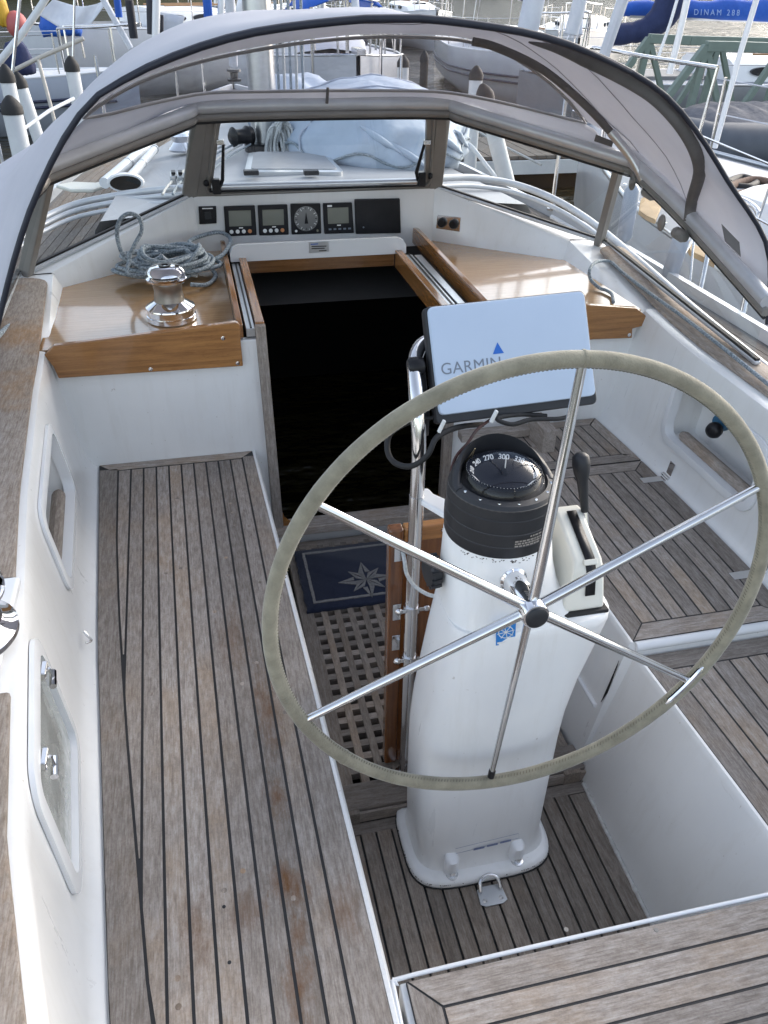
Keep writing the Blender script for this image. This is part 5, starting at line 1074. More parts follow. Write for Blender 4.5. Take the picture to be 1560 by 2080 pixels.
# covered bundle on the coachroof
def lump(c, r, seed, amp=.12, n=26, flat=0):
    c = Vector(c); rows_ = []
    for i in range(n // 2 + 1):
        a = math.pi * i / (n // 2); row = []
        for k in range(n * 2):
            b = 2 * math.pi * k / (n * 2); d = Vector((math.sin(a) * math.cos(b), math.sin(a) * math.sin(b), -math.cos(a)))
            f = 1 + amp * noise.noise(d * 1.6 + Vector((seed, 0, 0))) + amp * .6 * noise.noise(d * 4.1 + Vector((0, seed, 0))) + amp * .25 * abs(noise.noise(d * 9 + Vector((0, 0, seed))))
            row.append(c + Vector((d.x * r[0] * f, d.y * r[1] * f, max(d.z, -.5) * r[2] * f)))
        rows_.append(row)
    g = Geo(); g.loft(rows_, True, True); return g
def lump_pt(c, r, seed, amp, d):
    d = Vector(d).normalized(); f = 1.012 + amp * noise.noise(d * 1.6 + Vector((seed, 0, 0))) + amp * .6 * noise.noise(d * 4.1 + Vector((0, seed, 0))) + amp * .25 * abs(noise.noise(d * 9 + Vector((0, 0, seed))))
    return Vector(c) + Vector((d.x * r[0] * f, d.y * r[1] * f, max(d.z, -.5) * r[2] * f))
cb2 = tag(build('covered_bundle', lump((.55, 5.35, 1.12), (.62, .85, .27), 3.1, .11, 40), TARP, sharp=70), 'big crumpled pale blue tarpaulin bundle on the coachroof beyond the middle window', 'tarpaulin')
for yq in (-.75, -.25, .3):
    build('seam', Geo().tube([lump_pt((.55, 5.35, 1.12), (.62, .85, .27), 3.1, .11, (math.cos(a), yq + .06 * math.sin(a * 3), math.sin(a))) for a in [R(-20 + 220 * k / 40) for k in range(41)]], .006, 6), HULLB, cb2)
build('lashing', Geo().tube([lump_pt((.55, 5.35, 1.12), (.62, .85, .27), 3.1, .11, (math.cos(a), math.sin(a), .12 * math.sin(a * 9) - .12)) for a in [R(360 * k / 90) for k in range(90)]], .007, 6, closed=True), ROPE, cb2)
for a_, z_ in ((-70, .35), (-110, .5), (-95, .2), (-50, .3)):
    build('fold', Geo().tube([lump_pt((.55, 5.35, 1.12), (.62, .85, .27), 3.1, .11, (math.cos(R(a_ + k * 3)), math.sin(R(a_ + k * 3)), z_ - .07 * k)) for k in range(8)], [.004, .012, .016, .018, .018, .015, .01, .004], 8), TARP, cb2, sharp=70)
tag(build('covered_bundle', lump((.22, 6.3, 1.12), (.36, .5, .22), 7.7, .14, 36), TARP, sharp=70), 'smaller tarpaulin hump behind the big bundle, seen through the clear dodger window', 'tarpaulin')
# grab rails outside the windscreen
RP = [(893, 362, 1.09), (960, 361, 1.07), (1040, 373, 1.03), (1120, 402, .985), (1200, 450, .945), (1300, 533, .92), (1420, 638, .905), (1570, 760, .89)]
LP_ = [(382, 381, 1.09), (320, 386, 1.06), (250, 395, 1.02), (160, 413, .98), (95, 440, .95), (40, 475, .93), (-30, 540, .91)]
for P, dy, dz_, r_, lab in ((RP, 0, 0, .017, 'upper curved grey grab rail outside the windscreen on the wheel side'), (RP, 17, -.012, .011, 'lower thin curved grab rail outside the windscreen on the wheel side'), (RP[3:], 38, -.05, .010, 'short lowest grab rail outside the windscreen on the wheel side'), (LP_, 0, 0, .016, 'top curved grey grab rail outside the windscreen on the rope side'), (LP_, 13, -.01, .012, 'middle curved grab rail outside the windscreen on the rope side'), (LP_, 27, -.02, .010, 'lowest curved grab rail outside the windscreen on the rope side')):
    tag(build('grab_rail', Geo().tube(spline([at(a, b + dy, z=c + dz_) for a, b, c in P], 7), r_, 10), FRAMEL, sharp=60), lab, 'grab rail', 'curved grab rails outside the windscreen')
# things lying on the deck seen through the side pane by the rope coil
def pole(a, b, r, lab, cap_=True):
    a, b = Vector(a), Vector(b); t = thing('deck_pole', lab, 'pole', a); build('tube', Geo().tube([a, b], r, 12), WHITE, t); d = (b - a).normalized()
    build('end_fitting', Geo().tube([b - d * .03, b + d * .05], [r * 1.12, r * .5], 10), GREYP, t); build('collar', Geo().tube([a.lerp(b, .45), a.lerp(b, .47)], r * 1.15, 12), STEEL, t); return t
pole(at(212, 372, z=1.0), at(308, 290, z=1.06), .028, 'thick white pole lying on deck, longest of the two beyond the rope coil')
pole(at(262, 362, z=1.05), at(315, 302, z=1.07), .022, 'shorter white pole lying beside the long white one on deck')
t = thing('cowl_vent', 'white cowl vent with a dark oval mouth beyond the side pane', 'vent', at(255, 385, z=.98))
c = at(255, 372, z=1.05); rg = []
for dx, dz2, s_ in ((0, 0, 1.0), (.03, .0, 1.06), (.09, -.01, .92), (.15, -.05, .7), (.17, -.12, .6)):
    rg.append([c + Vector((s_ * .085 * math.cos(a), dx, dz2 + s_ * .042 * math.sin(a))) for a in [2 * math.pi * k / 24 for k in range(24)]])
build('shell', Geo().loft(rg), WHITE, t, sharp=60); build('mouth', Geo().loft([[c + Vector((.074 * math.cos(a), -.002 + d, .034 * math.sin(a))) for a in [2 * math.pi * k / 24 for k in range(24)]] for d in (0, -.002)]), DARK, t)
P = [at(a, b, z=.93) for a, b in ((114, 383), (150, 376), (195, 378), (225, 372), (260, 364), (262, 369), (225, 380), (190, 392), (145, 392))]
tag(build('paddle', Geo().prism(P, (0, 0, .02)), CREAM, bevel=.008), 'cream paddle blade lying on deck beyond the side pane', 'paddle')
t = thing('winch', 'chrome coachroof winch behind the post of the windscreen on the rope side', 'winch', at(372, 306, z=1.05)); c = at(370, 306, z=1.04)
build('drum', Geo().lathe([(.075, 0), (.08, .01), (.06, .03), (.05, .05), (.062, .075), (.075, .085), (.07, .10), (.03, .11)], c, n=28), CHROME, t, sharp=40)
t = thing('rope_clutch', 'grey rope clutch with black levers beside the windscreen post', 'clutch', at(365, 372, z=1.05))
for k in range(3): cbk = build('body', Geo().box(at(352 + k * 14, 364, z=1.08), (.028, .12, .05)), ALU, t, bevel=.004); build('lever', Geo().box(at(352 + k * 14, 350, z=1.115), (.02, .06, .012)), BLK, cbk, bevel=.003)
def stanchion(x, y, h=.6, lab='thin steel guard rail post on our own deck edge'):
    t = thing('stanchion', lab, 'stanchion', (x, y, lerp(DZ, y) + .04)); z0 = lerp(DZ, y) + .04; build('post', Geo().tube([(x, y, z0), (x, y, z0 + h)], .012, 8), STEEL, t); build('socket', Geo().lathe([(.03, 0), (.03, .01), (.018, .015), (.018, .05)], (x, y, z0), n=12), STEEL, t)
stanchion(-1.50, 4.7, lab='steel guard rail post on the deck edge beyond the rope coil'); stanchion(-1.14, 6.9, lab='steel guard rail post far forward on the rope side'); stanchion(1.14, 6.9, lab='steel guard rail post far forward on the wheel side')
stanchion(1.52, 4.6, lab='steel guard rail post on the deck edge beyond the sockets')
# pulpit of our own bow
t = thing('pulpit', 'steel bow pulpit of the yacht seen above the dodger', 'pulpit', (0, 9.6, .9))
build('rail', Geo().tube(spline([(-.62, 8.5, 1.45), (-.4, 9.2, 1.48), (0, 9.85, 1.52), (.4, 9.2, 1.48), (.62, 8.5, 1.45)], 6), .013, 8), STEEL, t, sharp=60)
for x_, y_ in ((-.6, 8.55), (.6, 8.55), (-.33, 9.3), (.33, 9.3)): build('leg', Geo().tube([(x_, y_, .86), (x_ * .96, y_, 1.47)], .012, 8), STEEL, t)
t = thing('furled_jib', 'furled grey headsail on its stay at the bow', 'sail', (0, 9.55, .95)); build('sail', Geo().tube([(0, 9.5, 1.15), (0, 8.6, 3.4), (0, 6.0, 9.0)], [.045, .06, .04], 12), SAIL, t); build('drum', Geo().lathe([(.07, 0), (.075, .02), (.04, .03), (.04, .08), (.075, .09), (.07, .11)], (0, 9.55, 1.0), n=18), BLK, t)

# ================================================================== MOORING PILES
def pile(x, y, zt, r, lab, lean=(0, 0), capc=RUB, body=PVC):
    t = thing('mooring_pile', lab, 'pile', (x, y, -.6), 'white mooring piles with black caps')
    b, tp = Vector((x - lean[0], y - lean[1], -.8)), Vector((x, y, zt)); build('shaft', Geo().tube([b, b.lerp(tp, .5), tp], r, 16), body, t, sharp=60)
    d = (tp - b).normalized(); build('cap', Geo().lathe([(r * 1.1, -.03), (r * 1.1, .015), (r * .8, .05), (r * .3, .085), (.004, .09)], tp, d, 16), capc, t, sharp=50)
p = at(14, 158, y=7.0); pile(p.x, p.y, p.z, .053, 'white mooring pile with a black cap at the picture edge, taller of the two')
p = at(24, 222, y=6.6); pile(p.x, p.y, p.z, .068, 'nearest thick white mooring pile with a black cap beside the dodger')
p = at(40, 165, y=7.6); pile(p.x, p.y, p.z - .02, .05, 'leaning white mooring pile behind the nearest thick one', (-.25, 0))
p = at(146, 137, y=8.2); pile(p.x, p.y, p.z, .058, 'white mooring pile with a black cap before the striped pale hull')
p = at(819, 130, y=9.6); pile(p.x, p.y, p.z, .062, 'white mooring pile standing before the bow of the grey white yacht')
p = at(967, 155, y=8.0); pile(p.x, p.y, p.z, .062, 'white mooring pile with a black cap seen above and below the dodger rail')
p = at(985, 196, y=6.2); pile(p.x, p.y, p.z, .062, 'leaning white mooring pile just outside the wheel side pane', (-.78, 0))
p = at(862, 120, y=10.4); pile(p.x, p.y, p.z, .05, 'dark timber mooring pile beside the grey white bow', body=mat('dark_timber', (.05, .045, .042), (.03, .028, .026), 9, .9))
g = Geo(); pt_ = thing('pontoon', 'weathered grey plank pontoon beyond the wheel side pane', 'pontoon', (3.5, 11.0, -.2))
for k in range(30): build('plank', Geo().box((2.1 + k * .125, 11.0, .05 + rng.uniform(-.003, .003)), (.115, 1.5, .04)), PONT, pt_)
build('beam', Geo().box((3.9, 10.22, -.06), (3.8, .06, .16)), PVC, pt_); build('float', Geo().box((3.9, 11.0, -.25), (3.7, 1.3, .3)), DARK, pt_)

# ================================================================== NEIGHBOURING YACHTS
def yacht(label, bow, heading, L, B, F, hullm, deckm=DECKP, roof=True, stripe=None, mast=True, boom=None, rails=True, jib=True, wins=True, pul=True):
    """bow = where the stem meets the deck; heading in degrees from +Y towards +X; built stern to bow along local +Y"""
    a = R(heading); dv_ = Vector((math.sin(a), math.cos(a), 0)); base = Vector(bow) - dv_ * L; base.z = ZW
    t = thing('sailing_yacht', label, 'sailing yacht', base, 'moored sailing yachts'); t.rotation_euler = (0, 0, -a)
    hb = [(0, B * .38), (L * .15, B * .44), (L * .45, B * .5), (L * .7, B * .40), (L * .88, B * .2), (L, .03)]
    sh = lambda y: F * (1 + .22 * (y / L - .35) ** 2 * 2)
    yy = [L * k / 22 for k in range(23)]; rg = []
    for y in yy:
        h = lerp(hb, y); z = sh(y); s_ = max(.05, min(1, (L - y) / (L * .45))); rg.append([Vector((-h, y, z)), Vector((-h * 1.01, y, z * .8)), Vector((-h * (.75 + .2 * s_), y - .02, z * .3)), Vector((-h * .6 * s_ - .01, y - .25 * (y / L), -.1)), Vector((0, y - .3 * (y / L), -.3)), Vector((h * .6 * s_ + .01, y - .25 * (y / L), -.1)), Vector((h * (.75 + .2 * s_), y - .02, z * .3)), Vector((h * 1.01, y, z * .8)), Vector((h, y, z))])
    g = Geo(); g.loft(rg, False, False); g.add([p for p in rg[0]], [tuple(range(9))]); build('hull', g, hullm, t, local=True, sharp=50)
    build('deck', Geo().sheet([[Vector((x * (lerp(hb, y) - .02), y, sh(y) - .015 + .05 * (1 - x * x))) for x in (-1, -.5, 0, .5, 1)] for y in yy]), deckm, t, local=True, sharp=50)
    for s_ in (-1, 1): 
        build('toe_rail', Geo().tube([Vector((s_ * (lerp(hb, y) - .01), y, sh(y) + .01)) for y in yy], .018, 6), ALU if stripe is None else WHITE, t, local=True, sharp=60)
        if stripe:
            for f_ in (.62, .52): build('stripe', Geo().tube([Vector((s_ * (lerp(hb, y) * (1.0) + .004), y, sh(y) * f_)) for y in yy[:-1]], .022, 6), stripe, t, local=True, sharp=60)
    if roof:
        rg = []
        for k in range(12):
            y = L * (.30 + .40 * k / 11); h = lerp(hb, y) * (.62 - .12 * k / 11); z = sh(y); hh = .36 - .16 * (k / 11) ** 2 if k < 11 else .05
            rg.append([Vector((-h, y, z)), Vector((-h * .95, y, z + hh * .8)), Vector((-h * .8, y, z + hh)), Vector((0, y, z + hh + .05)), Vector((h * .8, y, z + hh)), Vector((h * .95, y, z + hh * .8)), Vector((h, y, z))])
        g = Geo(); g.loft(rg, False, False); g.add(rg[0], [tuple(range(7))]); rf = build('coachroof', g, WHITE, t, local=True, sharp=45)
        if wins:
            for k in range(3):
                for s_ in (-1, 1):
                    y = L * (.36 + .10 * k); h = lerp(hb, y) * (.60 - .035 * k); z = sh(y) + .18; o_ = build('window', Geo().loft([[Vector((s_ * (h - .035 + d), y + .30 * math.cos(a_), z + .075 * math.sin(a_))) for a_ in [2 * math.pi * q / 16 for q in range(16)]] for d in (0, .06)]), TINT, rf, local=True)
        build('hatch', Geo().box((0, L * .60, sh(L * .6) + .32), (.5, .5, .06)), TINT, t, local=True, bevel=.02); build('handrail', Geo().tube([(-.45, L * .36, sh(L * .4) + .42), (-.38, L * .6, sh(L * .6) + .40)], .02, 6), mat('teak_trim', (.3, .17, .08), None, 9, .5), t, local=True); build('handrail', Geo().tube([(.45, L * .36, sh(L * .4) + .42), (.38, L * .6, sh(L * .6) + .40)], .02, 6), bpy.data.materials['teak_trim'], t, local=True)
        build('cockpit', Geo().box((0, L * .17, sh(L * .17) + .05), (B * .42, L * .2, .06)), mat('cockpit_shade', (.2, .2, .2), None, 9, .7) if not bpy.data.materials.get('cockpit_shade') else bpy.data.materials['cockpit_shade'], t, local=True)  # dark slab on the deck, coloured to stand for the shaded well
    if rails:
        for s_ in (-1, 1):
            tops = []
            for k in range(6):
                y = L * (.06 + .16 * k); x = s_ * (lerp(hb, y) - .06); z = sh(y); build('stanchion', Geo().tube([(x, y, z), (x, y, z + .6)], .014, 6), STEEL, t, local=True); tops.append((x, y, z))
            for dz_ in (.58, .32): build('lifeline', Geo().tube([Vector((x, y, z + dz_)) for x, y, z in tops], .006, 5), STEEL, t, local=True)
    if pul:
        z = sh(L); build('pulpit', Geo().tube(spline([(-.5, L * .87, z + .6), (-.3, L * .95, z + .62), (0, L + .1, z + .66), (.3, L * .95, z + .62), (.5, L * .87, z + .6)], 6), .018, 8), STEEL, t, local=True, sharp=60)
        for x_, f_ in ((-.5, .87), (.5, .87), (-.25, .96), (.25, .96)): build('pulpit_leg', Geo().tube([(x_ * .9, L * f_, z), (x_, L * f_, z + .6)], .016, 6), STEEL, t, local=True)
        build('anchor_roller', Geo().box((0, L + .02, z + .05), (.12, .45, .08)), STEEL, t, local=True, bevel=.01)
    if mast:
        ym = L * .58; zr = sh(ym) + .35; build('mast', Geo().loft([se(0, ym, .07, .1, z, 2.2, 14) for z in (zr, zr + L * 1.15)]), ALU, t, local=True, sharp=50)
        for s_ in (-1, 1): build('shroud', Geo().tube([(s_ * (lerp(hb, ym) - .08), ym - .1, sh(ym)), (0, ym, zr + L * 1.1)], .008, 5), STEEL, t, local=True)
        build('backstay', Geo().tube([(0, .1, sh(0)), (0, ym, zr + L * 1.15)], .007, 5), STEEL, t, local=True)
        if jib: build('furled_jib', Geo().tube([(0, L - .05, sh(L) + .3), (0, L * .8, sh(L) + L * .45), (0, ym + .1, zr + L * 1.1)], [.05, .075, .04], 10), SAIL, t, local=True)
        if boom:
            bz = zr + boom[1]; build('boom', Geo().tube([(0, ym - .1, bz), (0, L * .14, bz + .1)], .06, 10), ALU, t, local=True)
            rg = []
            for k in range(20):
                f = k / 19; y = ym - .12 - (ym - .12 - L * .12) * f; hh = .32 * (1 - .55 * f) + .02 * math.sin(k * 1.9); wv_ = .15 - .05 * f; rg.append([Vector((wv_ * math.cos(a_) * (1 + .12 * noise.noise((k * .6, math.cos(a_), 0))), y, bz + .10 * f + hh * .55 + hh * .75 * math.sin(a_))) for a_ in [2 * math.pi * q / 16 for q in range(16)]])
            g = Geo(); g.loft(rg); build('boom_cover', g, boom[0], t, local=True, sharp=60)
    return t
y1 = yacht('pale blue yacht hull with two navy stripes lying crosswise behind the capped piles', (-1.25, 16.0, 0), 90, 8.6, 2.7, .80, HULLB, stripe=STRIPE, boom=(SAIL, 1.2))
y2 = yacht('white yacht with its square stern behind the striped pale hull', (3.4, 25.0, 0), 58, 8.0, 2.8, 1.3, HULLW, boom=(SAIL, .75))
y3 = yacht('white yacht with its bow towards the camera, seen through the clear dodger window', (1.85, 12.2, 0), 180, 7.4, 3.0, 1.18, HULLW, boom=(ROYAL, .9))
y4 = yacht('white yacht with small dark windows beyond the capped pile, bow towards the pontoon', (6.6, 15.5, 0), 186, 9, 2.9, 1.0, HULLW, stripe=STRIPE, boom=(NAVY, .6))
y5 = yacht('big white yacht lying close alongside on the wheel side', (3.45, 8.3, 0), 0, 10.4, 2.66, .90, HULLW, deckm=DECKN, mast=True, boom=(SAIL, 1.5), jib=True)
y6 = yacht('grey hulled yacht under a long royal blue boom cover behind the green gangway', (17.0, 15.6, 0), 90, 11, 3.2, .78, HULLG, deckm=DECKN, boom=(ROYAL, .56))
y7 = yacht('far white yacht with a navy boom cover out beyond the navy sail', (10.5, 24.0, 0), 205, 9, 3.0, 1.0, HULLW, boom=(NAVY, .8))
y8 = yacht('far white yacht with a white boom cover behind the ball fender', (-5.2, 23.5, 0), 150, 9, 2.9, 1.05, HULLW, boom=(SAIL, .7))
y9 = yacht('far white yacht behind the royal blue bimini', (5.0, 31.0, 0), 175, 9.5, 3.0, 1.1, HULLW, boom=(ROYAL, .8), stripe=STRIPE)
y10 = yacht('distant white yacht seen past the lifebuoy at the top of the picture', (1.2, 29.5, 0), 195, 9, 3.0, 1.1, HULLW, boom=(SAIL, .9))
y11 = yacht('white yacht lying across the far left water with a royal blue boom cover', (-6.5, 30.0, 0), 75, 9, 2.9, 1.1, HULLW, boom=(ROYAL, .7))
y12 = yacht('distant white yacht between the furled sails and the green gangway', (9.2, 34.0, 0), 185, 10, 3.1, 1.15, HULLW, boom=(SAIL, .8))
# lettering on the blue cover, fittings on the near yacht
bpy.context.view_layer.update()
def loc(t, p): return t.matrix_world @ Vector(p)
bc_ = [c for c in y6.children if c.name.startswith('boom_cover')][0]
lt_ = text('lettering', 'DINAM 288', .135, Vector((at(1412, 12, y=15.42).x, 15.425, 1.50)), (1, 0, -.004), (0, .25, 1), mat('faded_blue_print', (.30, .42, .70), None, 9, .7), None, .002, space=1.5)
lt_.parent = bc_; lt_.matrix_parent_inverse = bc_.matrix_world.inverted()
g = Geo()
for k in range(34):
    y = .3 + k * .27; h = 0
bolts = Geo()
for k in range(30):
    yl = 2.0 + k * .26; bh = [(0, 2.66 * .38), (10.4 * .15, 2.66 * .44), (10.4 * .45, 2.66 * .5), (10.4 * .7, 2.66 * .40), (10.4 * .88, 2.66 * .2), (10.4, .03)]
    b_ = build('toe_rail_bolt', Geo().lathe([(.016, 0), (.012, .008)], (-(lerp(bh, yl) - .09), yl, .90 * (1 + .44 * (yl / 10.4 - .35) ** 2) + .004), n=8), STEEL, y5, local=True)
tag(build('plywood_board', Geo().prism([at(a, b, z=.66) for a, b in ((1300, 412), (1326, 402), (1342, 426), (1330, 456), (1312, 448), (1296, 436))], (0, 0, .03)), PLY, bevel=.004), 'pale plywood board on the deck of the near white yacht', 'board')
tag(build('plywood_board', Geo().prism([at(a, b, z=.66) for a, b in ((1385, 492), (1450, 532), (1450, 545), (1400, 520))], (0, 0, .03)), PLY, bevel=.004), 'narrow plywood strip on the near white yacht behind the dodger bow fitting', 'board')
def free_pole(px, r, mt, name, lab, cat):
    return tag(build(name, Geo().tube([at(a, b, y=c) for a, b, c in px], r, 8), mt, sharp=60), lab, cat)
free_pole([(1452, 300, 6.4), (1500, 120, 6.3), (1548, -40, 6.2), (1640, -400, 6.0)], .022, WHITE, 'rigging_tube', 'white rigging tube slanting up before the grey inflatable dinghy', 'rigging')
free_pole([(1360, 150, 8.4), (1380, 70, 8.4), (1402, -30, 8.4), (1440, -200, 8.4)], .034, WHITE, 'rigging_tube', 'pair of white shrouds before the navy sail, thicker one', 'rigging')
free_pole([(1336, 120, 8.4), (1362, 45, 8.4), (1384, -30, 8.4)], .016, WHITE, 'rigging_tube', 'pair of white shrouds before the navy sail, thinner one', 'rigging')
free_pole([(-5, 130, 8.8), (40, 75, 8.8), (75, 25, 8.8), (110, -30, 8.8)], .03, PVC, 'rigging_tube', 'pale slanting rigging tube crossing the picture corner by the red ball fender', 'rigging')
free_pole([(24, 160, 8.0), (32, 80, 8.0), (42, -20, 8.0)], .014, STEEL, 'stay_wire', 'thin steel stay rising from the capped pile at the picture edge', 'rigging')
free_pole([(148, 128, 8.3), (150, 50, 8.3), (152, -30, 8.3)], .010, STEEL, 'stay_wire', 'thin steel stay rising from the capped pile before the striped hull', 'rigging')
free_pole([(20, 147, 8.6), (78, 118, 8.6), (170, 78, 8.6)], .018, mat('weathered_pole', (.5, .47, .42), None, 5, .7), 'boat_hook', 'pale boat hook resting across the capped piles', 'boat hook')
free_pole([(77, 120, 8.6), (95, 185, 8.5), (112, 250, 8.4)], .016, bpy.data.materials['weathered_pole'], 'boat_hook', 'pale pole hanging down from the boat hook beside the striped hull', 'boat hook')
free_pole([(48, 262, 7.2), (100, 225, 7.4), (150, 200, 7.6)], .014, WHITE, 'mooring_line', 'white mooring line stretched below the striped hull', 'rope')
free_pole([(165, 85, 11.5), (172, 118, 11.5)], .012, STEEL, 'stay_wire', 'short steel post between striped hull and white stern', 'rigging')
free_pole([(935, 243, 9.0), (1000, 285, 8.6), (1100, 335, 8.0)], .012, ROPEW, 'mooring_line', 'pale mooring line crossing behind the two piles', 'rope')
free_pole([(905, 255, 7.0), (960, 300, 6.8), (1008, 362, 6.5)], .018, PVC, 'mooring_line', 'thick pale mooring line crossing down between the piles', 'rope')
for px_, r_, lab in (([(1072, 60, 13), (1085, 0, 13), (1098, -60, 13)], .17, 'thick white furled sail above the top of the dodger'), ([(1160, 70, 13), (1178, 0, 13), (1192, -60, 13)], .11, 'grey furled sail beside the thick white one')):
    free_pole(px_, r_, SAIL, 'furled_sail', lab, 'sail')
for P_, lab in (([(1287, 372, 1.0), (1266, 492, .42)], 'pale blue fender outside the tall windscreen post on the wheel side'), ([(1388, 472, .98), (1358, 566, .45)], 'pale blue fender hanging below the aft bow fitting of the dodger')):
    a_, b_ = [at(u, v, x=1.62) for u, v, z_ in P_]; d_ = (b_ - a_); build_ = Geo().tube([a_, a_ + d_ * .04, a_ + d_ * .12, a_ + d_ * .9, a_ + d_ * .97, b_], [.010, .025, .040, .040, .026, .010], 16)
    tag(build('fender', build_, HULLB, sharp=60), lab, 'fender', 'fenders on our own rail')
for P_, r_, lab in (([(1345, 592, 3.3), (1412, 480, 3.6), (1460, 380, 3.9)], .006, 'thin rigging wire outside the wheel side window, leaning most'), ([(1400, 598, 3.3), (1408, 500, 3.5), (1420, 400, 3.8)], .006, 'thin upright rigging wire outside the wheel side window'), ([(1420, 600, 3.3), (1437, 520, 3.4), (1450, 430, 3.6)], .012, 'thicker steel post outside the wheel side window'), ([(1503, 662, 2.9), (1515, 610, 2.95), (1530, 520, 3.0)], .014, 'steel guard rail post outside the aft corner of the window')):
    free_pole(P_, r_, STEEL, 'rigging_wire' if r_ < .01 else 'stanchion', lab, 'rigging' if r_ < .01 else 'stanchion')
rope([at(a, b, z=.66) for a, b in ((1475, 385), (1500, 372), (1530, 366), (1565, 372), (1600, 392), (1560, 402), (1520, 392), (1490, 400), (1530, 410), (1580, 412))], .03, mat('brown_rope', (.22, .14, .10), (.1, .065, .05), 60, .9), 'thick brown rope heaped on the near white yacht')
rope([at(a, b, z=.64) for a, b in ((1478, 372), (1505, 362), (1535, 372), (1520, 382), (1488, 380))], .035, RUB, 'black rope coil beside the brown heap on the near white yacht')
tag(build('guard_rail', Geo().tube(spline([at(a, b, y=c) for a, b, c in ((1486, 398, 4.4), (1520, 412, 4.3), (1538, 428, 4.2), (1540, 450, 4.15), (1530, 520, 4.1), (1520, 600, 4.05))], 6), .016, 8), STEEL, sharp=60), 'bent steel guard rail on the near white yacht at the picture edge', 'guard rail')
for px_, wh_ in ((905, 'over the middle of the dodger crown'), (942, 'right of the middle of the dodger crown'), (1038, 'left of the thick white furled sail'), (1112, 'between the two furled sails'), (1250, 'left of the navy sail'), (1283, 'in front of the navy sail'), (640, 'at the left end of the blue bimini'), (690, 'before the middle of the blue bimini')):
    free_pole([(px_ - 6, 70, 16), (px_, 20, 16), (px_ + 8, -60, 16)], .009, STEEL, 'stay_wire', 'thin stay wire ' + wh_, 'rigging')['group'] = 'thin stays of the moored yachts'
# navy sail slumped on a boom
P = [(1238, 72, .26), (1258, 70, .30), (1285, 66, .27), (1310, 60, .31), (1330, 48, .36), (1348, 30, .42), (1362, 5, .45), (1372, -30, .4)]
pp = spline([at(a, b, y=15.0) for a, b, c in P], 4); rd_ = []
for k in range(len(pp)): f = k / (len(pp) - 1) * (len(P) - 1); i = min(int(f), len(P) - 2); rd_.append((P[i][2] + (P[i + 1][2] - P[i][2]) * (f - i)) * (.60 + .05 * noise.noise((k * .37, 0, 0))))
tag(build('stowed_sail', Geo().tube(pp, rd_, 16), NAVY, sharp=70), 'navy sail slumped over a boom above the green gangway', 'sail')
t = thing('bimini', 'royal blue bimini top with a white pole behind the crown of the dodger', 'bimini', at(705, 20, y=12.5))
pp = [at(a, b, y=12.6) for a, b in ((612, 36), (632, 14), (665, 2), (705, -3), (745, 2), (775, 14), (796, 36))]
build('canopy', Geo().sheet([[p + Vector((0, d, .12 * math.sin(math.pi * d / 2.0))) for p in pp] for d in (0, .5, 1.0, 1.5, 2.0)]), ROYAL, t, sharp=70, solid=.02)
for k in (1, 3, 5): build('bow', Geo().tube([pp[k], pp[k] + Vector((0, .05, -1.6))], .025, 8), STEEL, t)
# green truss gangway
gw = thing('gangway', 'green steel lattice gangway crossing behind the grey inflatable dinghy', 'gangway', (8.0, 11.4, 0))
def tp_(px_, py_, y_): return at(px_, py_, y=y_)
for y_, L0, pts_ in ((10.6, (1434, 94), ((1434, 94), (1500, 95), (1560, 97), (1700, 100), (1900, 104))), (12.2, (1318, 78), ((1318, 78), (1400, 82), (1560, 86), (1750, 92), (1900, 96)))):
    P = [tp_(a, b, y_) for a, b in pts_]; zlow = P[0].z - 1.05
    for a, b in zip(P, P[1:]): build('top_chord', Geo().bar(a, b, .10, .12), GREEN, gw, bevel=.01)
    lo = [Vector((P[0].x - .75, y_, zlow))] + [Vector((P[0].x + .5 + k * 1.15, y_, zlow)) for k in range(5)]
    for a, b in zip(lo, lo[1:]): build('bottom_chord', Geo().bar(a, b, .10, .12), GREEN, gw)
    build('end_diagonal', Geo().bar(P[0], lo[0], .09, .09), GREEN, gw, bevel=.008); x0 = P[0].x
    for k in range(4):
        xa = x0 + k * 1.15; ztop = P[0].z - .03; build('upright', Geo().bar(Vector((xa, y_, ztop)), Vector((xa - .08, y_, zlow)), .08, .08, (0, 1, 0)), GREEN, gw); build('diagonal', Geo().bar(Vector((xa + .02, y_, ztop)), Vector((xa + .55, y_, zlow)), .07, .06, (0, 1, 0)), GREEN, gw); build('diagonal', Geo().bar(Vector((xa + 1.13, y_, ztop)), Vector((xa + .55, y_, zlow)), .07, .06, (0, 1, 0)), GREEN, gw)
build('walkway', Geo().box((8.4, 11.4, at(1434, 94, y=10.6).z - 1.1), (5.4, 1.5, .05)), PONT, gw)
p2 = thing('pontoon', 'low dark pontoon under the grey inflatable dinghy and gangway', 'pontoon', (7.5, 10.4, -.3))
for k in range(40): build('plank', Geo().box((5.2 + k * .15, 10.4, -.02), (.14, 2.6, .04)), PONT, p2)
build('float', Geo().box((8.2, 10.4, -.25), (6.0, 2.4, .4)), DARK, p2)
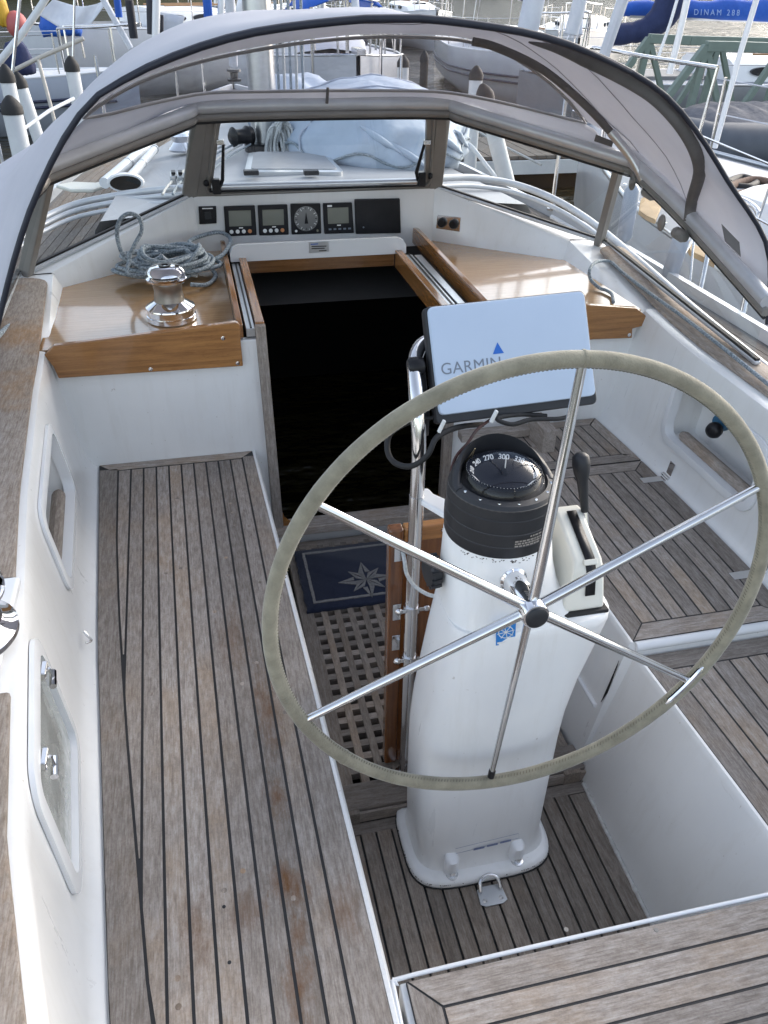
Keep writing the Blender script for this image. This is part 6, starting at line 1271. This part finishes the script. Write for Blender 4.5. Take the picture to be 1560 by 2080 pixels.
# grey inflatable dinghy with a cover
rb = thing('inflatable_dinghy', 'grey inflatable dinghy under a rumpled grey cover beyond the dodger edge', 'dinghy', (6.6, 9.5, .0))
x0_, x1_ = at(1408, 285, y=9.4).x, at(1408, 285, y=9.4).x + 3.0; zc = at(1500, 300, y=9.4).z
P = spline([(x1_, 9.35, zc), (x0_ + .5, 9.35, zc), (x0_ + .12, 9.6, zc + .02), (x0_, 10.0, zc + .03), (x0_ + .12, 10.4, zc + .02), (x0_ + .5, 10.65, zc), (x1_, 10.65, zc)], 8)
build('tube', Geo().tube(P, .29, 18), RIBG, rb, sharp=60)
for dz_ in (.10, .045): build('rubbing_strake', Geo().tube([p + (p - Vector((x0_ + 1.3, 10.0, p.z))).normalized() * .284 + Vector((0, 0, dz_)) for p in P], .016, 6), mat('strake_pink', (.45, .36, .33), None, 9, .7) if dz_ > .05 else bpy.data.materials['strake_pink'], rb, sharp=60)
rg = []
for k in range(40):
    x = x0_ + .02 + (x1_ - x0_ - .1) * k / 39; f = min(1, (x - x0_) / .6); h_ = (.30 + .05 * noise.noise((x * 2, 0, 0))) * f ** .5; row = []
    for q in range(16):
        u = q / 15 * 2 - 1; row.append(Vector((x + .05 * (1 - f) * abs(u), 10.0 + u * (.30 + .52 * f ** .5), zc + .12 + h_ * (1 - u * u * .8) + .022 * math.sin(x * 21 + u * 3) * (1 - abs(u)) + .012 * noise.noise((x * 9, u * 4, 1)))))
    rg.append(row)
build('cover', Geo().sheet(rg), RIBC, rb, sharp=80)
for q in (0, -1): build('skirt', Geo().sheet([[r_[q] for r_ in rg], [r_[q] + Vector((0, -.10 if q == 0 else .10, -.12)) for r_ in rg]]), RIBC, rb, sharp=80)
build('floor', Geo().box(((x0_ + x1_) / 2 + .2, 10.0, zc - .12), (2.2, 1.0, .2)), RIBG, rb)
# clutter on the left corner yacht
tag(build('ball_fender', Geo().ball(at(34, 50, y=11.5), (.125, .125, .14), 18), ORANGE, sharp=80), 'faded red ball fender hanging at the top picture corner', 'fender')
tag(build('oilskin', lump(at(-2, 20, y=11.5), (.10, .10, .30), 2.2, .25, 18), YELLOW, sharp=80), 'yellow oilskin jacket hanging in the top picture corner', 'jacket')
tag(build('covered_outboard', lump(at(38, 128, y=12.6), (.19, .18, .26), 5.2, .14, 22), NAVY, sharp=70), 'outboard motor under a navy cover behind the striped hull', 'outboard motor')
tag(build('sail_bag', lump(at(122, 52, y=19.6), (.40, .3, .34), 9.2, .2, 20), ROYAL, sharp=70), 'royal blue bag on the stern of the white yacht', 'bag')
dr = []
for k in range(13):
    u = k / 12; a_ = at(78 + 30 * u, 30 - 32 * u, y=18.5); b_ = at(185 + 36 * u, 48 - 50 * u, y=18.0); dr.append([a_.lerp(b_, q / 10) + Vector((0, .1 * math.sin(q * .9), -.16 * math.sin(math.pi * q / 10) * (1 - .3 * u))) for q in range(11)])
tag(build('awning', Geo().sheet(dr), SAIL, sharp=80, solid=.01), 'white cloth awning sagging over the stern of the white yacht', 'awning')
for px_, r_, mt_, lab in (([(237, -10, 14), (242, 35, 14)], .05, ROYAL, 'blue post above the white stern'), ([(262, 0, 13), (272, 78, 13)], .055, NAVYB, 'slim navy fender hanging by the white sail'), ([(318, -10, 12.5), (316, 84, 12.5)], .05, WHITE, 'white upright post beside the dodger shoulder'), ([(308, -5, 12.7), (310, 70, 12.7)], .07, NAVYB, 'dark navy sleeve behind the white upright post'), ([(326, 30, 12.7), (326, 82, 12.7)], .04, NAVYB, 'thin dark sleeve in front of the small white sail'), ([(420, -10, 13), (424, 50, 13)], .06, ROYAL, 'royal blue furled sail above the dodger shoulder'), ([(450, -10, 13), (448, 44, 13)], .045, WHITE, 'white furled sail next to the royal blue one')):
    free_pole(px_, r_, mt_, 'furled_sail' if 'sail' in lab and 'beside' not in lab else 'post', lab, 'post' if 'post' in lab or 'sleeve' in lab or 'fender' in lab else 'sail')
tag(build('small_sail', Geo().sheet([[at(325 + (50 - 20 * v_) * u_, 25 + 62 * v_ - 12 * u_ * (1 - v_) + 20 * u_, y=13.2) + Vector((0, .08 * math.sin(u_ * 5), 0)) for u_ in (0, .25, .5, .75, 1)] for v_ in (0, .25, .5, .75, 1)]), SAIL, sharp=80, solid=.008), 'small white sail bundle above the dodger shoulder', 'sail')
lr_ = thing('lifebuoy', 'white horseshoe lifebuoy with a blue band above the dodger shoulder', 'lifebuoy', at(512, 24, y=13.5)); c = at(512, 22, y=13.5)
build('ring', Geo().tube([c + Vector((.17 * math.cos(a), 0, .15 * math.sin(a))) for a in [R(-50 + 28 * k) for k in range(11)]], .065, 12), WHITE, lr_, sharp=60); build('band', Geo().tube([c + Vector((.17 * math.cos(a), 0, .15 * math.sin(a))) for a in (R(86), R(94))], .068, 12), ROYAL, lr_)
